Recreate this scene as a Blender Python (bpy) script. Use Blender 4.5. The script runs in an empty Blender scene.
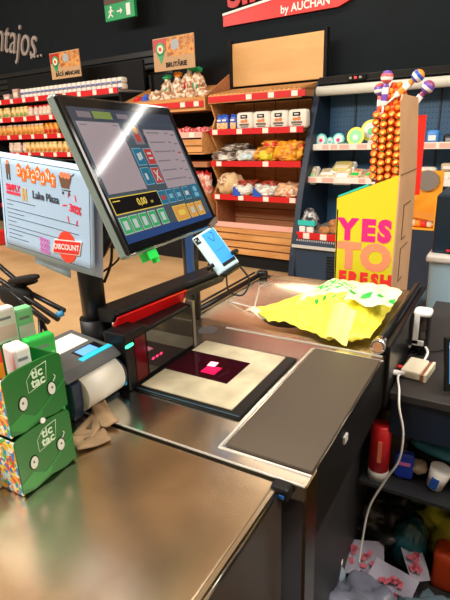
import bpy, bmesh, math, random
from mathutils import Vector, Matrix, Euler, noise as mnoise
R = math.radians
scene = bpy.context.scene
COL = scene.collection
random.seed(7)

# ------------------------------------------------------------------ camera
cam_d = bpy.data.cameras.new('camera'); cam = bpy.data.objects.new('camera', cam_d); COL.objects.link(cam)
pitch, roll, yaw, focal = 0.328816, -0.035563, 0.536175, 490.9
Fw = Vector((0, math.cos(pitch), -math.sin(pitch))); Rt = Vector((1, 0, 0)); Up = Rt.cross(Fw)
R2 = math.cos(roll)*Rt + math.sin(roll)*Up; U2 = -math.sin(roll)*Rt + math.cos(roll)*Up
Mz = Matrix.Rotation(yaw, 3, 'Z')
Fw, R2, U2 = Mz @ Fw, Mz @ R2, Mz @ U2
m = Matrix((R2, U2, -Fw)).transposed().to_4x4(); m.translation = (0, 0, 1.55)
cam.matrix_world = m
cam_d.sensor_fit = 'VERTICAL'; cam_d.sensor_height = 24.0; cam_d.lens = focal*24.0/600.0
cam_d.clip_start = 0.02; cam_d.clip_end = 100
scene.camera = cam

# ------------------------------------------------------------------ world and exposure
w = bpy.data.worlds.new('world'); scene.world = w; w.use_nodes = True
bg = w.node_tree.nodes['Background']; bg.inputs[0].default_value = (0.93, 0.96, 1.0, 1); bg.inputs[1].default_value = 0.55
scene.view_settings.view_transform = 'Standard'; scene.view_settings.look = 'None'
scene.view_settings.gamma = 1; scene.view_settings.use_curve_mapping = False
scene.view_settings.exposure = 0.0

def area(name, loc, size, power, col=(1, .95, .86), rot=(0, 0, 0)):
    l = bpy.data.lights.new(name, 'AREA'); l.shape = 'RECTANGLE'; l.size, l.size_y = size
    l.energy = power; l.color = col
    o = bpy.data.objects.new(name, l); COL.objects.link(o); o.location = loc; o.rotation_euler = rot
    return o
area('fill_light_shelf_fronts', (-3.0, -.6, 3.9), (3.5, .8), 265, rot=(R(38), 0, R(-4)))  # unseen area light, placed and tilted to light the shelf fronts
area('fill_light_checkout', (.3, 1.0, 3.9), (.8, 1.6), 60, rot=(0, R(-8), 0))  # unseen area light added to brighten the checkout from above
area('fill_light_left_shelves', (-7.2, 1.2, 3.9), (2.5, .8), 165, rot=(R(32), 0, R(-4)))  # unseen area light added to brighten the left hand shelving
area('fill_light_right', (2.6, 1.6, 3.9), (1.0, 2.5), 120, rot=(0, R(20), 0))  # added at the right to brighten the cardboard side and the counter
area('steel_highlight_light', (-1.9, 5.0, 3.9), (1.6, .3), 26, (1, .88, .72), rot=(R(-10), 0, R(-4)))  # added for the bright band it reflects in the steel plate

# ------------------------------------------------------------------ materials
MATS = {}
def mat(name, col, rough=0.5, metal=0.0, spec=0.5, emit=None, es=1.0, noise=0.0, nscale=8.0, stretch=(1, 1, 1), col2=None, alpha=1.0, trans=0.0, bump=0.0, bscale=60.0, coat=0.0, aniso=0.0, sheen=0.0):
    if name in MATS: return MATS[name]
    m = bpy.data.materials.new(name); m.use_nodes = True; nt = m.node_tree; b = nt.nodes['Principled BSDF']
    c = (*col, 1)
    b.inputs['Base Color'].default_value = c; b.inputs['Roughness'].default_value = rough
    b.inputs['Metallic'].default_value = metal; b.inputs['Specular IOR Level'].default_value = spec
    b.inputs['Alpha'].default_value = alpha; b.inputs['Transmission Weight'].default_value = trans
    b.inputs['Coat Weight'].default_value = coat
    if emit: b.inputs['Emission Color'].default_value = (*emit, 1); b.inputs['Emission Strength'].default_value = es
    need = noise > 0 or col2 or bump > 0
    if need:
        tc = nt.nodes.new('ShaderNodeTexCoord'); mp = nt.nodes.new('ShaderNodeMapping'); mp.inputs['Scale'].default_value = stretch
        nt.links.new(tc.outputs['Object'], mp.inputs['Vector'])
        n = nt.nodes.new('ShaderNodeTexNoise'); n.inputs['Scale'].default_value = nscale; n.inputs['Detail'].default_value = 5
        nt.links.new(mp.outputs[0], n.inputs['Vector'])
        if noise > 0 or col2:
            rp = nt.nodes.new('ShaderNodeValToRGB')
            c2 = col2 if col2 else tuple(max(0, x*(1-noise)) for x in col)
            lo_, hi_ = (.44, .56) if (col2 and nscale > 9) else (.35, .65)
            rp.color_ramp.elements[0].position = lo_; rp.color_ramp.elements[1].position = hi_
            rp.color_ramp.elements[0].color = (*c2, 1); rp.color_ramp.elements[1].color = c
            nt.links.new(n.outputs['Fac'], rp.inputs[0]); nt.links.new(rp.outputs[0], b.inputs['Base Color'])
        if bump > 0:
            n2 = nt.nodes.new('ShaderNodeTexNoise'); n2.inputs['Scale'].default_value = bscale; n2.inputs['Detail'].default_value = 3
            nt.links.new(mp.outputs[0], n2.inputs['Vector'])
            bp = nt.nodes.new('ShaderNodeBump'); bp.inputs['Strength'].default_value = bump; bp.inputs['Distance'].default_value = .01
            nt.links.new(n2.outputs['Fac'], bp.inputs['Height']); nt.links.new(bp.outputs[0], b.inputs['Normal'])
    MATS[name] = m
    return m

def wood_mat(name, c1, c2, stretch=(2, 30, 30), rough=.5):
    return mat(name, c1, rough, col2=c2, nscale=2.0, stretch=stretch)

steel = mat('brushed steel', (.78, .66, .50), .25, 1.0, noise=.28, nscale=3, stretch=(2, 2, 2), bump=.03, bscale=14)
steel_plate = mat('worn steel plate', (.76, .72, .63), .21, 1.0, noise=.2, nscale=6, bump=.03, bscale=12)
steel_trim = mat('bright steel trim', (.86, .85, .82), .3, .7)
black = mat('black plastic', (.006, .006, .007), .4, spec=.25)
black_gloss = mat('glossy black', (.008, .008, .01), .12, spec=.6)
black_matte = mat('matte black', (.009, .009, .010), .7, spec=.2)
black_metal = mat('black painted metal', (.007, .007, .008), .3, spec=.3)
navy = mat('navy painted metal', (.012, .035, .075), .45)
navy_dark = mat('dark navy panel', (.008, .02, .045), .5)
wall_m = mat('dark slate wall paint', (.0075, .0125, .0165), .8, spec=.2, noise=.12, nscale=1.5)
floor_m = mat('beige vinyl floor', (.64, .43, .22), .38, col2=(.50, .32, .155), nscale=2.2)
ceil_m = mat('cream ceiling', (.86, .77, .62), .8)
wood = wood_mat('light pine', (.72, .37, .13), (.56, .25, .075), stretch=(1.5, 14, 14))
wood_y = wood_mat('pale plywood', (.74, .44, .17), (.66, .37, .13), stretch=(1, 1, 4))
wood_red = wood_mat('reddish pine and bin shade', (.48, .20, .09), (.36, .14, .06), stretch=(1.5, 14, 14))
red = mat('red price rail', (.62, .008, .012), .4)
red_dark = mat('deep red', (.45, .012, .012), .4)
white = mat('white plastic', (.85, .85, .83), .45)
tagw = mat('price tag white', (.85, .80, .70), .5)
pinkish = mat('pale pink plastic', (.85, .45, .38), .45)
grey = mat('grey metal', (.30, .31, .32), .45)
grey_l = mat('light grey metal', (.55, .55, .53), .4)
card = mat('brown cardboard', (.66, .39, .21), .8, noise=.14, nscale=5)
card_edge = mat('cardboard edge', (.20, .10, .05), .8)
yellow = mat('acid yellow card', (.68, .60, .015), .5)
magenta = mat('hot pink ink', (.85, .01, .20), .5)
salmon = mat('salmon ink', (.90, .27, .14), .5)
redink = mat('red ink', (.80, .03, .03), .5)
green = mat('sign green', (.01, .35, .12), .4)
tgreen = mat('candy box green', (.003, .13, .016), .35)
tgreen2 = mat('candy box light green', (.01, .22, .03), .35)
lgreen = mat('light green film', (.25, .75, .35), .4)
bgreen = mat('bright green film', (.02, .55, .08), .3)
orange = mat('orange plastic', (.90, .30, .02), .45)
orange_card = mat('orange card', (.85, .36, .01), .6)
blue = mat('blue film', (.02, .10, .55), .3)
teal = mat('teal plastic', (.02, .55, .50), .4)
cream = mat('cream paper', (.80, .72, .55), .6)
tan = mat('baked bread', (.60, .30, .10), .55, col2=(.38, .14, .03), nscale=14)
tan_l = mat('pale dough', (.78, .56, .30), .55, noise=.25, nscale=12)
film = mat('clear wrapping film', (.75, .72, .66), .15, noise=.35, nscale=18, bump=.3, bscale=25)
film_dark = mat('dark wrapped rye bread', (.12, .08, .06), .2, col2=(.5, .45, .4), nscale=14, bump=.3, bscale=25)
chrome = mat('chrome', (.8, .8, .8), .12, 1.0)

# ------------------------------------------------------------------ mesh builder
class MB:
    def __init__(s, org=(0, 0, 0)):
        s.bm = bmesh.new(); s.org = Vector(org); s.X = Matrix.Identity(4)
    def _add(s, vs, fs, m=0, smooth=False):
        bv = [s.bm.verts.new(s.X @ Vector(v)) for v in vs]
        for f in fs:
            try:
                fc = s.bm.faces.new([bv[i] for i in f]); fc.material_index = m; fc.smooth = smooth
            except ValueError: pass
        return bv
    def box(s, c, d, m=0, rot=None):
        x, y, z = [q/2 for q in d]
        vs = [Vector((sx*x, sy*y, sz*z)) for sz in (-1, 1) for sy in (-1, 1) for sx in (-1, 1)]
        if rot is not None:
            E = Euler(rot).to_matrix(); vs = [E @ v for v in vs]
        vs = [v + Vector(c) for v in vs]
        s._add(vs, [(0, 2, 3, 1), (4, 5, 7, 6), (0, 1, 5, 4), (2, 6, 7, 3), (0, 4, 6, 2), (1, 3, 7, 5)], m)
        return s
    def bx(s, x0, x1, y0, y1, z0, z1, m=0):
        return s.box(((x0+x1)/2, (y0+y1)/2, (z0+z1)/2), (abs(x1-x0), abs(y1-y0), abs(z1-z0)), m)
    def tube(s, pts, r, seg=10, m=0, caps=True, smooth=True):
        pts = [Vector(p) for p in pts]; n = len(pts)
        rr = r if isinstance(r, (list, tuple)) else [r]*n
        rings = []; prev = None
        for i, p in enumerate(pts):
            t = (pts[min(i+1, n-1)] - pts[max(i-1, 0)]).normalized()
            if prev is None:
                a = Vector((0, 0, 1)) if abs(t.z) < .9 else Vector((1, 0, 0)); u = t.cross(a).normalized()
            else:
                u = (prev - t*prev.dot(t)).normalized()
            prev = u; v = t.cross(u)
            rings.append([s.bm.verts.new(s.X @ (p + rr[i]*(math.cos(2*math.pi*k/seg)*u + math.sin(2*math.pi*k/seg)*v))) for k in range(seg)])
        for i in range(n-1):
            for k in range(seg):
                f = s.bm.faces.new((rings[i][k], rings[i][(k+1) % seg], rings[i+1][(k+1) % seg], rings[i+1][k])); f.material_index = m; f.smooth = smooth
        if caps:
            f = s.bm.faces.new(rings[0][::-1]); f.material_index = m
            f = s.bm.faces.new(rings[-1]); f.material_index = m
        return s
    def curve(s, pts, r, seg=8, m=0, sub=6):
        P = [Vector(p) for p in pts]; out = []
        for i in range(len(P)-1):
            p0, p1, p2, p3 = P[max(i-1, 0)], P[i], P[i+1], P[min(i+2, len(P)-1)]
            for k in range(sub):
                t = k/sub
                out.append(.5*((2*p1) + (p2-p0)*t + (2*p0-5*p1+4*p2-p3)*t*t + (3*p1-p0-3*p2+p3)*t**3))
        out.append(P[-1])
        return s.tube(out, r, seg, m)
    def sup(s, c, d, m=0, e=2.0, nu=16, nv=10, jit=0.0, band=None, rot=None, seed=0, pinch=0.0, lump=0.0, lf=2.2):
        """superellipsoid; band = list of (zfrac, material) from top down; pinch narrows the top into a gathered neck"""
        rnd = random.Random(seed); a = [q/2 for q in d]
        E = Euler(rot).to_matrix() if rot is not None else Matrix.Identity(3)
        def sp(q, p): return math.copysign(abs(q)**p, q)
        rows = []
        for j in range(nv+1):
            ph = -math.pi/2 + math.pi*j/nv
            cz, sz = sp(math.cos(ph), 2/e), sp(math.sin(ph), 2/e)
            row = []
            for i in range(nu):
                th = 2*math.pi*i/nu
                k = 1 + (rnd.random()-.5)*jit
                q = cz*k
                if pinch and sz > .1: q *= 1 - pinch*min(1, (sz-.1)/.5)
                ux, uy = q*sp(math.cos(th), 2/e), q*sp(math.sin(th), 2/e)
                if lump:
                    n3 = Vector((ux, uy, sz))*lf + Vector((seed*3.1, seed*1.7, seed*.9))
                    g = 1 + lump*(mnoise.noise(n3) + .5*abs(mnoise.noise(n3*3)))
                    ux *= g; uy *= g
                    szz = sz*(g if sz > 0 else 1)
                else: szz = sz
                row.append(s.bm.verts.new(s.X @ (E @ Vector((a[0]*ux, a[1]*uy, a[2]*szz*(1+(rnd.random()-.5)*jit*.5))) + Vector(c))))
            rows.append(row)
        for j in range(nv):
            zf = math.sin(-math.pi/2 + math.pi*(j+.5)/nv)
            mi = m
            if band:
                for lim, bmi in band:
                    if zf > lim: mi = bmi; break
            for i in range(nu):
                try:
                    f = s.bm.faces.new((rows[j][i], rows[j][(i+1) % nu], rows[j+1][(i+1) % nu], rows[j+1][i])); f.material_index = mi; f.smooth = True
                except ValueError: pass
        return s
    def ball(s, c, r, m=0, nu=12, nv=8, band=None, rot=None):
        return s.sup(c, (2*r, 2*r, 2*r), m, 2.0, nu, nv, band=band, rot=rot)
    def prism(s, pts, a0, a1, axis='y', m=0, mcap=None):
        """pts 2D outline; axis: extrusion axis. x: pts=(y,z); y: pts=(x,z); z: pts=(x,y)"""
        def P(p, a):
            return {'x': (a, p[0], p[1]), 'y': (p[0], a, p[1]), 'z': (p[0], p[1], a)}[axis]
        n = len(pts)
        v0 = [s.bm.verts.new(s.X @ Vector(P(p, a0))) for p in pts]; v1 = [s.bm.verts.new(s.X @ Vector(P(p, a1))) for p in pts]
        mc = m if mcap is None else mcap
        f = s.bm.faces.new(v0); f.material_index = mc
        f = s.bm.faces.new(v1[::-1]); f.material_index = mc
        for i in range(n):
            f = s.bm.faces.new((v0[i], v0[(i+1) % n], v1[(i+1) % n], v1[i])); f.material_index = m
        return s
    def disc(s, cx, cz, rx, rz, y0, y1, m=0, seg=20, rot=0.0):
        pts = []
        for k in range(seg):
            a = 2*math.pi*k/seg; x, z = rx*math.cos(a), rz*math.sin(a)
            pts.append((cx + x*math.cos(rot)-z*math.sin(rot), cz + x*math.sin(rot)+z*math.cos(rot)))
        return s.prism(pts, y0, y1, 'y', m)
    def grid(s, fn, nu, nv, m=0, mfn=None):
        V = [[s.bm.verts.new(s.X @ Vector(fn(i/nu, j/nv))) for i in range(nu+1)] for j in range(nv+1)]
        for j in range(nv):
            for i in range(nu):
                f = s.bm.faces.new((V[j][i], V[j][i+1], V[j+1][i+1], V[j+1][i])); f.smooth = True
                f.material_index = mfn((i+.5)/nu, (j+.5)/nv) if mfn else m
        return s
    def text(s, t, size, x, z, y=0, m=0, align='CENTER', bold=0.0, ext=.0006, sx=1.0, rot=0.0, shear=0.0):
        """writes in the plane y, reading along +x, up along +z, seen from -y"""
        c = bpy.data.curves.new('t', 'FONT'); c.body = t; c.size = size; c.align_x = align; c.align_y = 'CENTER'
        c.extrude = ext; c.offset = bold; c.shear = shear; c.resolution_u = 3
        o = bpy.data.objects.new('t', c); COL.objects.link(o)
        bpy.context.view_layer.update()
        dg = bpy.context.evaluated_depsgraph_get()
        me = bpy.data.meshes.new_from_object(o.evaluated_get(dg))
        ca, sa = math.cos(rot), math.sin(rot)
        vs = []
        for v in me.vertices:
            px, pz = v.co.x*sx, v.co.y
            vs.append((x + px*ca - pz*sa, y - v.co.z, z + px*sa + pz*ca))
        s._add(vs, [tuple(p.vertices) for p in me.polygons], m)
        bpy.data.objects.remove(o); bpy.data.meshes.remove(me); bpy.data.curves.remove(c)
        return s
    def build(s, name, mats, parent=None, loc=None, rot=None, bevel=0.0, recalc=True):
        if recalc: bmesh.ops.recalc_face_normals(s.bm, faces=s.bm.faces[:])
        if s.org.length > 0: bmesh.ops.translate(s.bm, verts=s.bm.verts[:], vec=-s.org)
        me = bpy.data.meshes.new(name); s.bm.to_mesh(me); s.bm.free()
        for q in (mats if isinstance(mats, (list, tuple)) else [mats]): me.materials.append(q)
        o = bpy.data.objects.new(name, me); COL.objects.link(o)
        if parent: o.parent = parent
        if loc is not None: o.location = loc
        if rot is not None: o.rotation_euler = rot
        if bevel > 0:
            b = o.modifiers.new('bevel', 'BEVEL'); b.width = bevel; b.segments = 2; b.limit_method = 'ANGLE'; b.angle_limit = R(50)
        return o

def thing(name, label, cat, loc, rot=(0, 0, 0), group=None):
    o = bpy.data.objects.new(name, None); COL.objects.link(o); o.empty_display_size = .05
    o.location = loc; o.rotation_euler = rot if isinstance(rot, tuple) else (0, 0, rot)
    return tag(o, label, cat, group)
def tag(o, label, cat, group=None):
    o['label'] = label; o['category'] = cat
    if group: o['group'] = group
    return o
def struct(o): o['kind'] = 'structure'; return o
def dup(root, loc, rot, label, group):
    r = root.copy(); COL.objects.link(r); r.location = loc; r.rotation_euler = rot; r['label'] = label; r['group'] = group
    for ch in list(root.children):
        c = ch.copy(); COL.objects.link(c); c.parent = r
        for g in ch.children:
            d = g.copy(); COL.objects.link(d); d.parent = c
    return r

# frame of the shelving wall: a along the shelves, b towards the wall
AS = R(-4.4295)
def SW(a, b, z=0.0): return Vector((a*math.cos(AS) - b*math.sin(AS), a*math.sin(AS) + b*math.cos(AS), z))

# ------------------------------------------------------------------ setting
struct(MB().bx(-11, 3.5, -2.5, 7, -.05, 0).build('floor', floor_m))
struct(MB().bx(-11, 3.5, -2.5, 7, 4.2, 4.25).build('ceiling', ceil_m))
struct(MB().bx(-11, 3, 5.62, 5.72, 0, 4.2).build('wall_back', wall_m, rot=(0, 0, AS)))
side_m = mat('warm grey wall paint', (.42, .38, .33), .8)
struct(MB().bx(-11, 3.5, -2.6, -2.5, 0, 4.2).build('wall_front', side_m))
struct(MB().bx(3.5, 3.6, -2.5, 7, 0, 4.2).build('wall_right', side_m))
struct(MB().bx(-11.1, -11, -2.5, 7, 0, 4.2).build('wall_left', side_m))
tag(MB().bx(-1.0, .95, -.6, 2.3, 0.001, .006).build('floor_shade_sheet', mat('added dark sheet', (.02, .02, .02), .8)), 'added dark sheet standing in for floor shade in the cashier bay', 'added sheet')  # dark sheet added to darken the floor of the cashier bay
# dark horizontal rails on the wall above the left hand shelves
t = MB()
for k in range(5): t.bx(-9.5, -4.66, 5.585, 5.62, 2.22+k*.09, 2.285+k*.09)
struct(t.build('trim_1', mat('dark rail', (.012, .013, .015), .4), rot=(0, 0, AS)))

# ------------------------------------------------------------------ hanging tube light (mirrored by the till screen)
tl = thing('tube_light', 'long white tube light hanging from the ceiling beyond the right edge of the photo', 'ceiling light', (.39, 4.33, 3.2))
MB().bx(-.62, .62, -.025, .025, .03, .055).build('housing', white, tl)
MB().tube([(-.60, 0, 0), (.60, 0, 0)], .015, 12).build('tube', mat('lamp tube', (1, 1, 1), .5, emit=(1, .97, .92), es=26), tl)
t = MB(); t.tube([(-.4, 0, .055), (-.4, 0, 1.0)], .003, 6); t.tube([(.4, 0, .055), (.4, 0, 1.0)], .003, 6); t.build('suspension_wire', grey, tl)

# ------------------------------------------------------------------ wooden bread shelving
def rail(mb, a0, a1, z, b, h=.062, m=0, mt=1, first=.1, step=.36, th=.012):
    mb.bx(a0, a1, b-th, b, z-h/2, z+h/2, m)
    x = a0 + first
    while x < a1-.06:
        mb.bx(x, x+.07, b-th-.003, b-th, z-h*.42, z+h*.42, mt); x += step
WB = (-2.94, 5.08, 0)
bread = thing('bread_shelving', 'tall pine bread shelving with five red price rails and slatted bottom bin', 'shelf', SW(*WB[:2]), AS)
A0, A1 = -3.52, -2.37
m_ = MB(WB)
m_.bx(A0, A1, 5.33, 5.36, .15, 2.03)
for k in range(1, 4):
    x = A0 + (A1-A0)*k/4; m_.bx(x-.004, x+.004, 5.325, 5.33, .6, 2.0, 1)
m_.build('back_panel', [wood, card_edge], bread)
m_ = MB(WB); m_.bx(A1-.02, A1, 5.12, 5.34, .15, 1.86); m_.build('side_panel', black_matte, bread)
for a in (A0,):
    m_ = MB(WB); m_.prism([(4.84, .15), (5.34, .15), (5.34, 1.95), (4.84, 1.85), (4.92, 1.7), (4.84, 1.58), (4.84, 1.5), (4.94, 1.36), (4.84, 1.24), (4.84, 1.16), (4.94, 1.0), (4.84, .86), (4.84, .78), (5.0, .62), (4.84, .5)], a, a+.02, 'x'); m_.build('side_panel', wood, bread)
for z in (1.555, 1.21, .833):
    m_ = MB(WB); m_.bx(A0+.02, A1-.02, 4.81, 5.33, z-.02, z+.012)
    sh = m_.build('shelf', wood, bread)
    m_ = MB(WB); rail(m_, A0+.01, A1+{1.555: .035, 1.21: .012, .833: .0}[z], z, 4.81, first=.04 if z != 1.21 else .08, step=.33 if z != 1.21 else .62); m_.build('price_rail', [red, tagw], sh)
# sloping slatted top
m_ = MB(WB); m_.bx(A0, A1, 4.81, 4.84, 1.86, 1.945); m_.bx(A0, A1, 5.28, 5.31, 1.98, 2.03)
n = 21
for k in range(n):
    x = A0 + .03 + (A1-A0-.06)*k/(n-1)
    m_.box((x, 5.06, 1.985), (.027, .50, .016), 0, rot=(R(9), 0, 0))
m_.bx(A0, A1, 4.82, 5.30, 1.865, 1.875, 1)
sh = m_.build('slatted_top', [wood, black_matte], bread)
m_ = MB(WB); rail(m_, A0+.01, A1+.05, 1.90, 4.81, first=.5, step=.27); m_.build('price_rail', [red, tagw], sh)
m_ = MB(WB); m_.bx(-3.58, -2.37, 5.33, 5.36, 2.06, 2.52); m_.build('header_board', wood_y, bread, bevel=.004)
m_ = MB(WB)
for a in (-3.60, -2.37):
    m_.bx(a, a+.035, 5.33, 5.40, 0, 2.55)
m_.build('upright', black_matte, bread)
# bottom bin
m_ = MB(WB)
for k, z in enumerate((.20, .285, .37, .455)): m_.bx(A0+.02, A1-.02, 4.80, 4.82, z-.034, z+.034)
m_.bx(A0+.02, A1-.02, 4.83, 5.3, .17, .19)
m_.build('bin_slats', wood, bread, bevel=.003)
m_ = MB(WB); m_.bx(A0+.02, A1-.02, 4.785, 4.80, .485, .545); m_.build('bin_lip', pinkish, bread)
m_ = MB(WB)
for k in range(3): m_.bx(A0+.03, A1-.03, 5.24, 5.26, .40+k*.13, .52+k*.13)
m_.bx(A0+.022, A0+.04, 4.85, 5.24, .42, .79)
m_.build('inner_planks', wood_red, bread)  # reddish shadow inside the bin, put into the plank colour
m_ = MB(WB); m_.bx(A0, A1, 4.86, 5.36, 0, .15); m_.build('plinth', black_matte, bread)

# ------------------------------------------------------------------ bin shelving left of it
WC = (-4.18, 5.08, 0)
bins = thing('bakery_bin_rack', 'pine bakery rack of tilted bins partly hidden behind the till screen', 'shelf', SW(*WC[:2]), AS)
B0, B1 = -4.84, -3.56
m_ = MB(WC)
m_.prism([(4.82, 1.81), (4.80, 1.93), (5.30, 2.10), (5.30, 2.06), (4.86, 1.90), (4.86, 1.84)], B0, B1, 'x')
m_.bx(B0, B1, 4.82, 5.30, 1.80, 1.83); m_.prism([(4.80, 1.81), (4.80, 1.95), (5.3, 2.13), (5.3, 1.81)], B0, B0+.02, 'x'); m_.prism([(4.80, 1.81), (4.80, 1.95), (5.3, 2.13), (5.3, 1.81)], B1-.02, B1, 'x')
tr = m_.build('tray', wood, bins)
m_ = MB(WC); rail(m_, B0, B1-.02, 1.87, 4.80, first=.93, step=.2); m_.build('price_rail', [red, tagw], tr)
m_ = MB(WC); m_.prism([(4.82, 1.95), (5.3, 2.2), (5.3, 2.0), (4.9, 1.96)], B1-.01, B1+.01, 'x'); m_.build('divider', wood_red, bins)
for z0, zz in ((1.34, 1.545), (.62, .84)):
    m_ = MB(WC)
    m_.bx(B0, B1+.02, 4.70, 5.3, z0-.02, z0)
    for k in range(2): m_.bx(B0, B1+.02, 4.68, 4.70, z0+.005+k*.075, z0+.07+k*.075)
    for a in (B0, B1): m_.prism([(4.70, z0), (4.70, zz+.02), (5.3, zz+.20), (5.3, z0)], a, a+.02, 'x')
    bi = m_.build('bin', wood, bins)
    m_ = MB(WC); rail(m_, B0, B1+.02, zz-.01, 4.70, first=1.12, step=.6); m_.build('price_rail', [pinkish if z0 > 1 else red, tagw], bi)
m_ = MB(WC); m_.bx(B0, B1, 4.79, 5.3, 1.17, 1.23); m_.build('shelf', wood_red, bins)
m_ = MB(WC); m_.bx(B0, B0+.04, 5.3, 5.36, 0, 2.3); m_.bx(B1, B1+.04, 5.3, 5.36, 0, 2.55); m_.bx(B0, B1, 5.34, 5.36, .0, 2.3); m_.bx(B0, B1, 4.84, 5.34, 0, .15); m_.bx(B0, B1, 4.84, 5.34, .15, .6); m_.build('frame', black_matte, bins)

# ------------------------------------------------------------------ long grocery shelving on the left
WD = (-6.3, 5.08, 0)
groc = thing('grocery_shelving', 'long dark shelving with red price rails packed with small goods at the left edge', 'shelf', SW(*WD[:2]), AS)
C0, C1 = -8.0, -4.93
LV = (2.105, 1.845, 1.588, 1.325, .95, .5)
for z in LV:
    m_ = MB(WD); m_.bx(C0, C1, 4.81, 5.3, z-.02, z+.012); sh = m_.build('shelf', grey, groc)
    m_ = MB(WD); rail(m_, C0, C1, z, 4.81, h=.07, first=random.uniform(.05, .3), step=.31); m_.build('price_rail', [red, tagw], sh)
m_ = MB(WD); m_.bx(C0, C1, 5.3, 5.34, 0, 2.5); m_.build('back_panel', black_matte, groc)
m_ = MB(WD); m_.bx(C0, C1, 4.84, 5.3, 0, .12); m_.build('plinth', black_matte, groc)
for a in (C0, C1-.03):
    m_ = MB(WD); m_.bx(a, a+.03, 4.85, 5.34, 0, 2.1); m_.build('side_panel', black_matte, groc)

# ------------------------------------------------------------------ open refrigerated cabinet
WE = (-1.5, 5.05, 0)
cool = thing('open_refrigerator', 'open navy refrigerated cabinet with perforated back and white tube behind the cardboard displays', 'refrigerator', SW(*WE[:2]), AS)
prof = [(4.52, 0), (4.56, .29), (4.73, .95), (4.92, 1.5), (5.11, 1.985), (5.17, 2.03), (5.5, 2.03), (5.5, 0)]
E0, E1 = -2.355, -.55
for a in (E0, E1-.05):
    m_ = MB(WE); m_.prism(prof, a, a+.07, 'x'); m_.build('side_panel', navy_dark, cool, bevel=.006)
m_ = MB(WE); m_.bx(E0+.05, E1-.05, 5.36, 5.4, .4, 1.96)
for i in range(46):
    for z in [1.46+.05*j for j in range(9)]: m_.bx(E0+.12+i*.036, E0+.126+i*.036, 5.357, 5.36, z, z+.01, 1)
for i in range(4): m_.bx(E0+.35+i*.42, E0+.365+i*.42, 5.345, 5.36, .4, 1.96, 2)
m_.build('back_panel', [mat('refrigerator back', (.03, .10, .20), .5), black_matte, navy_dark], cool)
m_ = MB(WE); m_.prism([(5.06, 1.985), (5.09, 2.05), (5.4, 2.05), (5.4, 1.93), (5.14, 1.93)], E0+.05, E1-.05, 'x'); m_.build('canopy', black, cool, bevel=.004)
m_ = MB(WE); m_.tube([(E0+.05, 5.06, 1.915), (E1-.05, 5.06, 1.915)], .047, 20); m_.build('tube_diffuser', mat('milky diffuser', (.72, .74, .68), .35), cool)
m_ = MB(WE); m_.bx(-1.98, -1.80, 5.045, 5.075, 1.99, 2.04, 0)
for k in range(3): m_.bx(-1.965+k*.05, -1.94+k*.05, 5.042, 5.045, 2.005, 2.025, 1 if k == 1 else 2)
m_.build('control_display', [black_gloss, mat('red led', (.6, 0, 0), .4, emit=(1, .05, .03), es=1.5), grey], cool)
for z, b in ((1.375, 4.95), (1.055, 4.85)):
    m_ = MB(WE); m_.bx(E0+.05, E1-.05, b, 5.36, z-.02, z); sh = m_.build('shelf', grey_l, cool)
    m_ = MB(WE); m_.bx(E0+.05, E1-.05, b-.012, b, z-.032, z+.028, 0)
    x = E0+.07
    while x < E1-.15:
        l = random.uniform(.06, .13); m_.bx(x, x+l, b-.014, b-.012, z-.024, z+.018, random.choice((1, 1, 2))); x += l+random.uniform(.02, .12)
    m_.build('price_rail', [mat('pale price rail', (.86, .80, .74), .45), mat('pink price label', (.82, .45, .38), .5), white], sh)
m_ = MB(WE); m_.bx(E0+.05, E1-.05, 4.63, 5.36, .50, .52); sh = m_.build('shelf', grey_l, cool)
m_ = MB(WE); rail(m_, E0+.05, E1-.05, .505, 4.63, h=.07, first=.08, step=.19); m_.build('price_rail', [red, tagw], sh)
m_ = MB(WE); m_.prism([(4.56, 0), (4.56, .38), (4.53, .40), (4.53, .43), (4.64, .47), (5.4, .47), (5.4, 0)], E0+.05, E1-.05, 'x'); ba = m_.build('base', navy, cool)
m_ = MB(WE); m_.bx(E0+.05, E1-.05, 4.515, 4.60, .395, .425); m_.build('ledge', grey_l, ba)
m_ = MB(WE)
for k in range(70): m_.bx(E0+.07+k*.024, E0+.079+k*.024, 4.585, 4.60, .43, .468, 0)
m_.build('air_grille', grey_l, ba)
m_ = MB(WE)
for k in range(9): m_.bx(-1.93, -1.83, 4.548, 4.56, .07+k*.03, .083+k*.03)
m_.build('vent', black_matte, ba)

# ------------------------------------------------------------------ wall signs
lt = mat('pinkish grey lettering', (.42, .36, .34), .5)
o = MB(); o.text('ntajos', .70, 0, 0, 0, 0, 'CENTER', bold=-.002, ext=.015, rot=0, shear=.3, sx=.66)
for k in range(4): o.ball((.46+k*.085, -.02, -.22+k*.02), .022)
o.build('wall_lettering', lt, loc=SW(-8.05, 5.60, 3.13), rot=(0, R(12), AS))
tag(bpy.data.objects['wall_lettering'], 'pinkish grey script lettering on the dark wall at upper left', 'sign')

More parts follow.
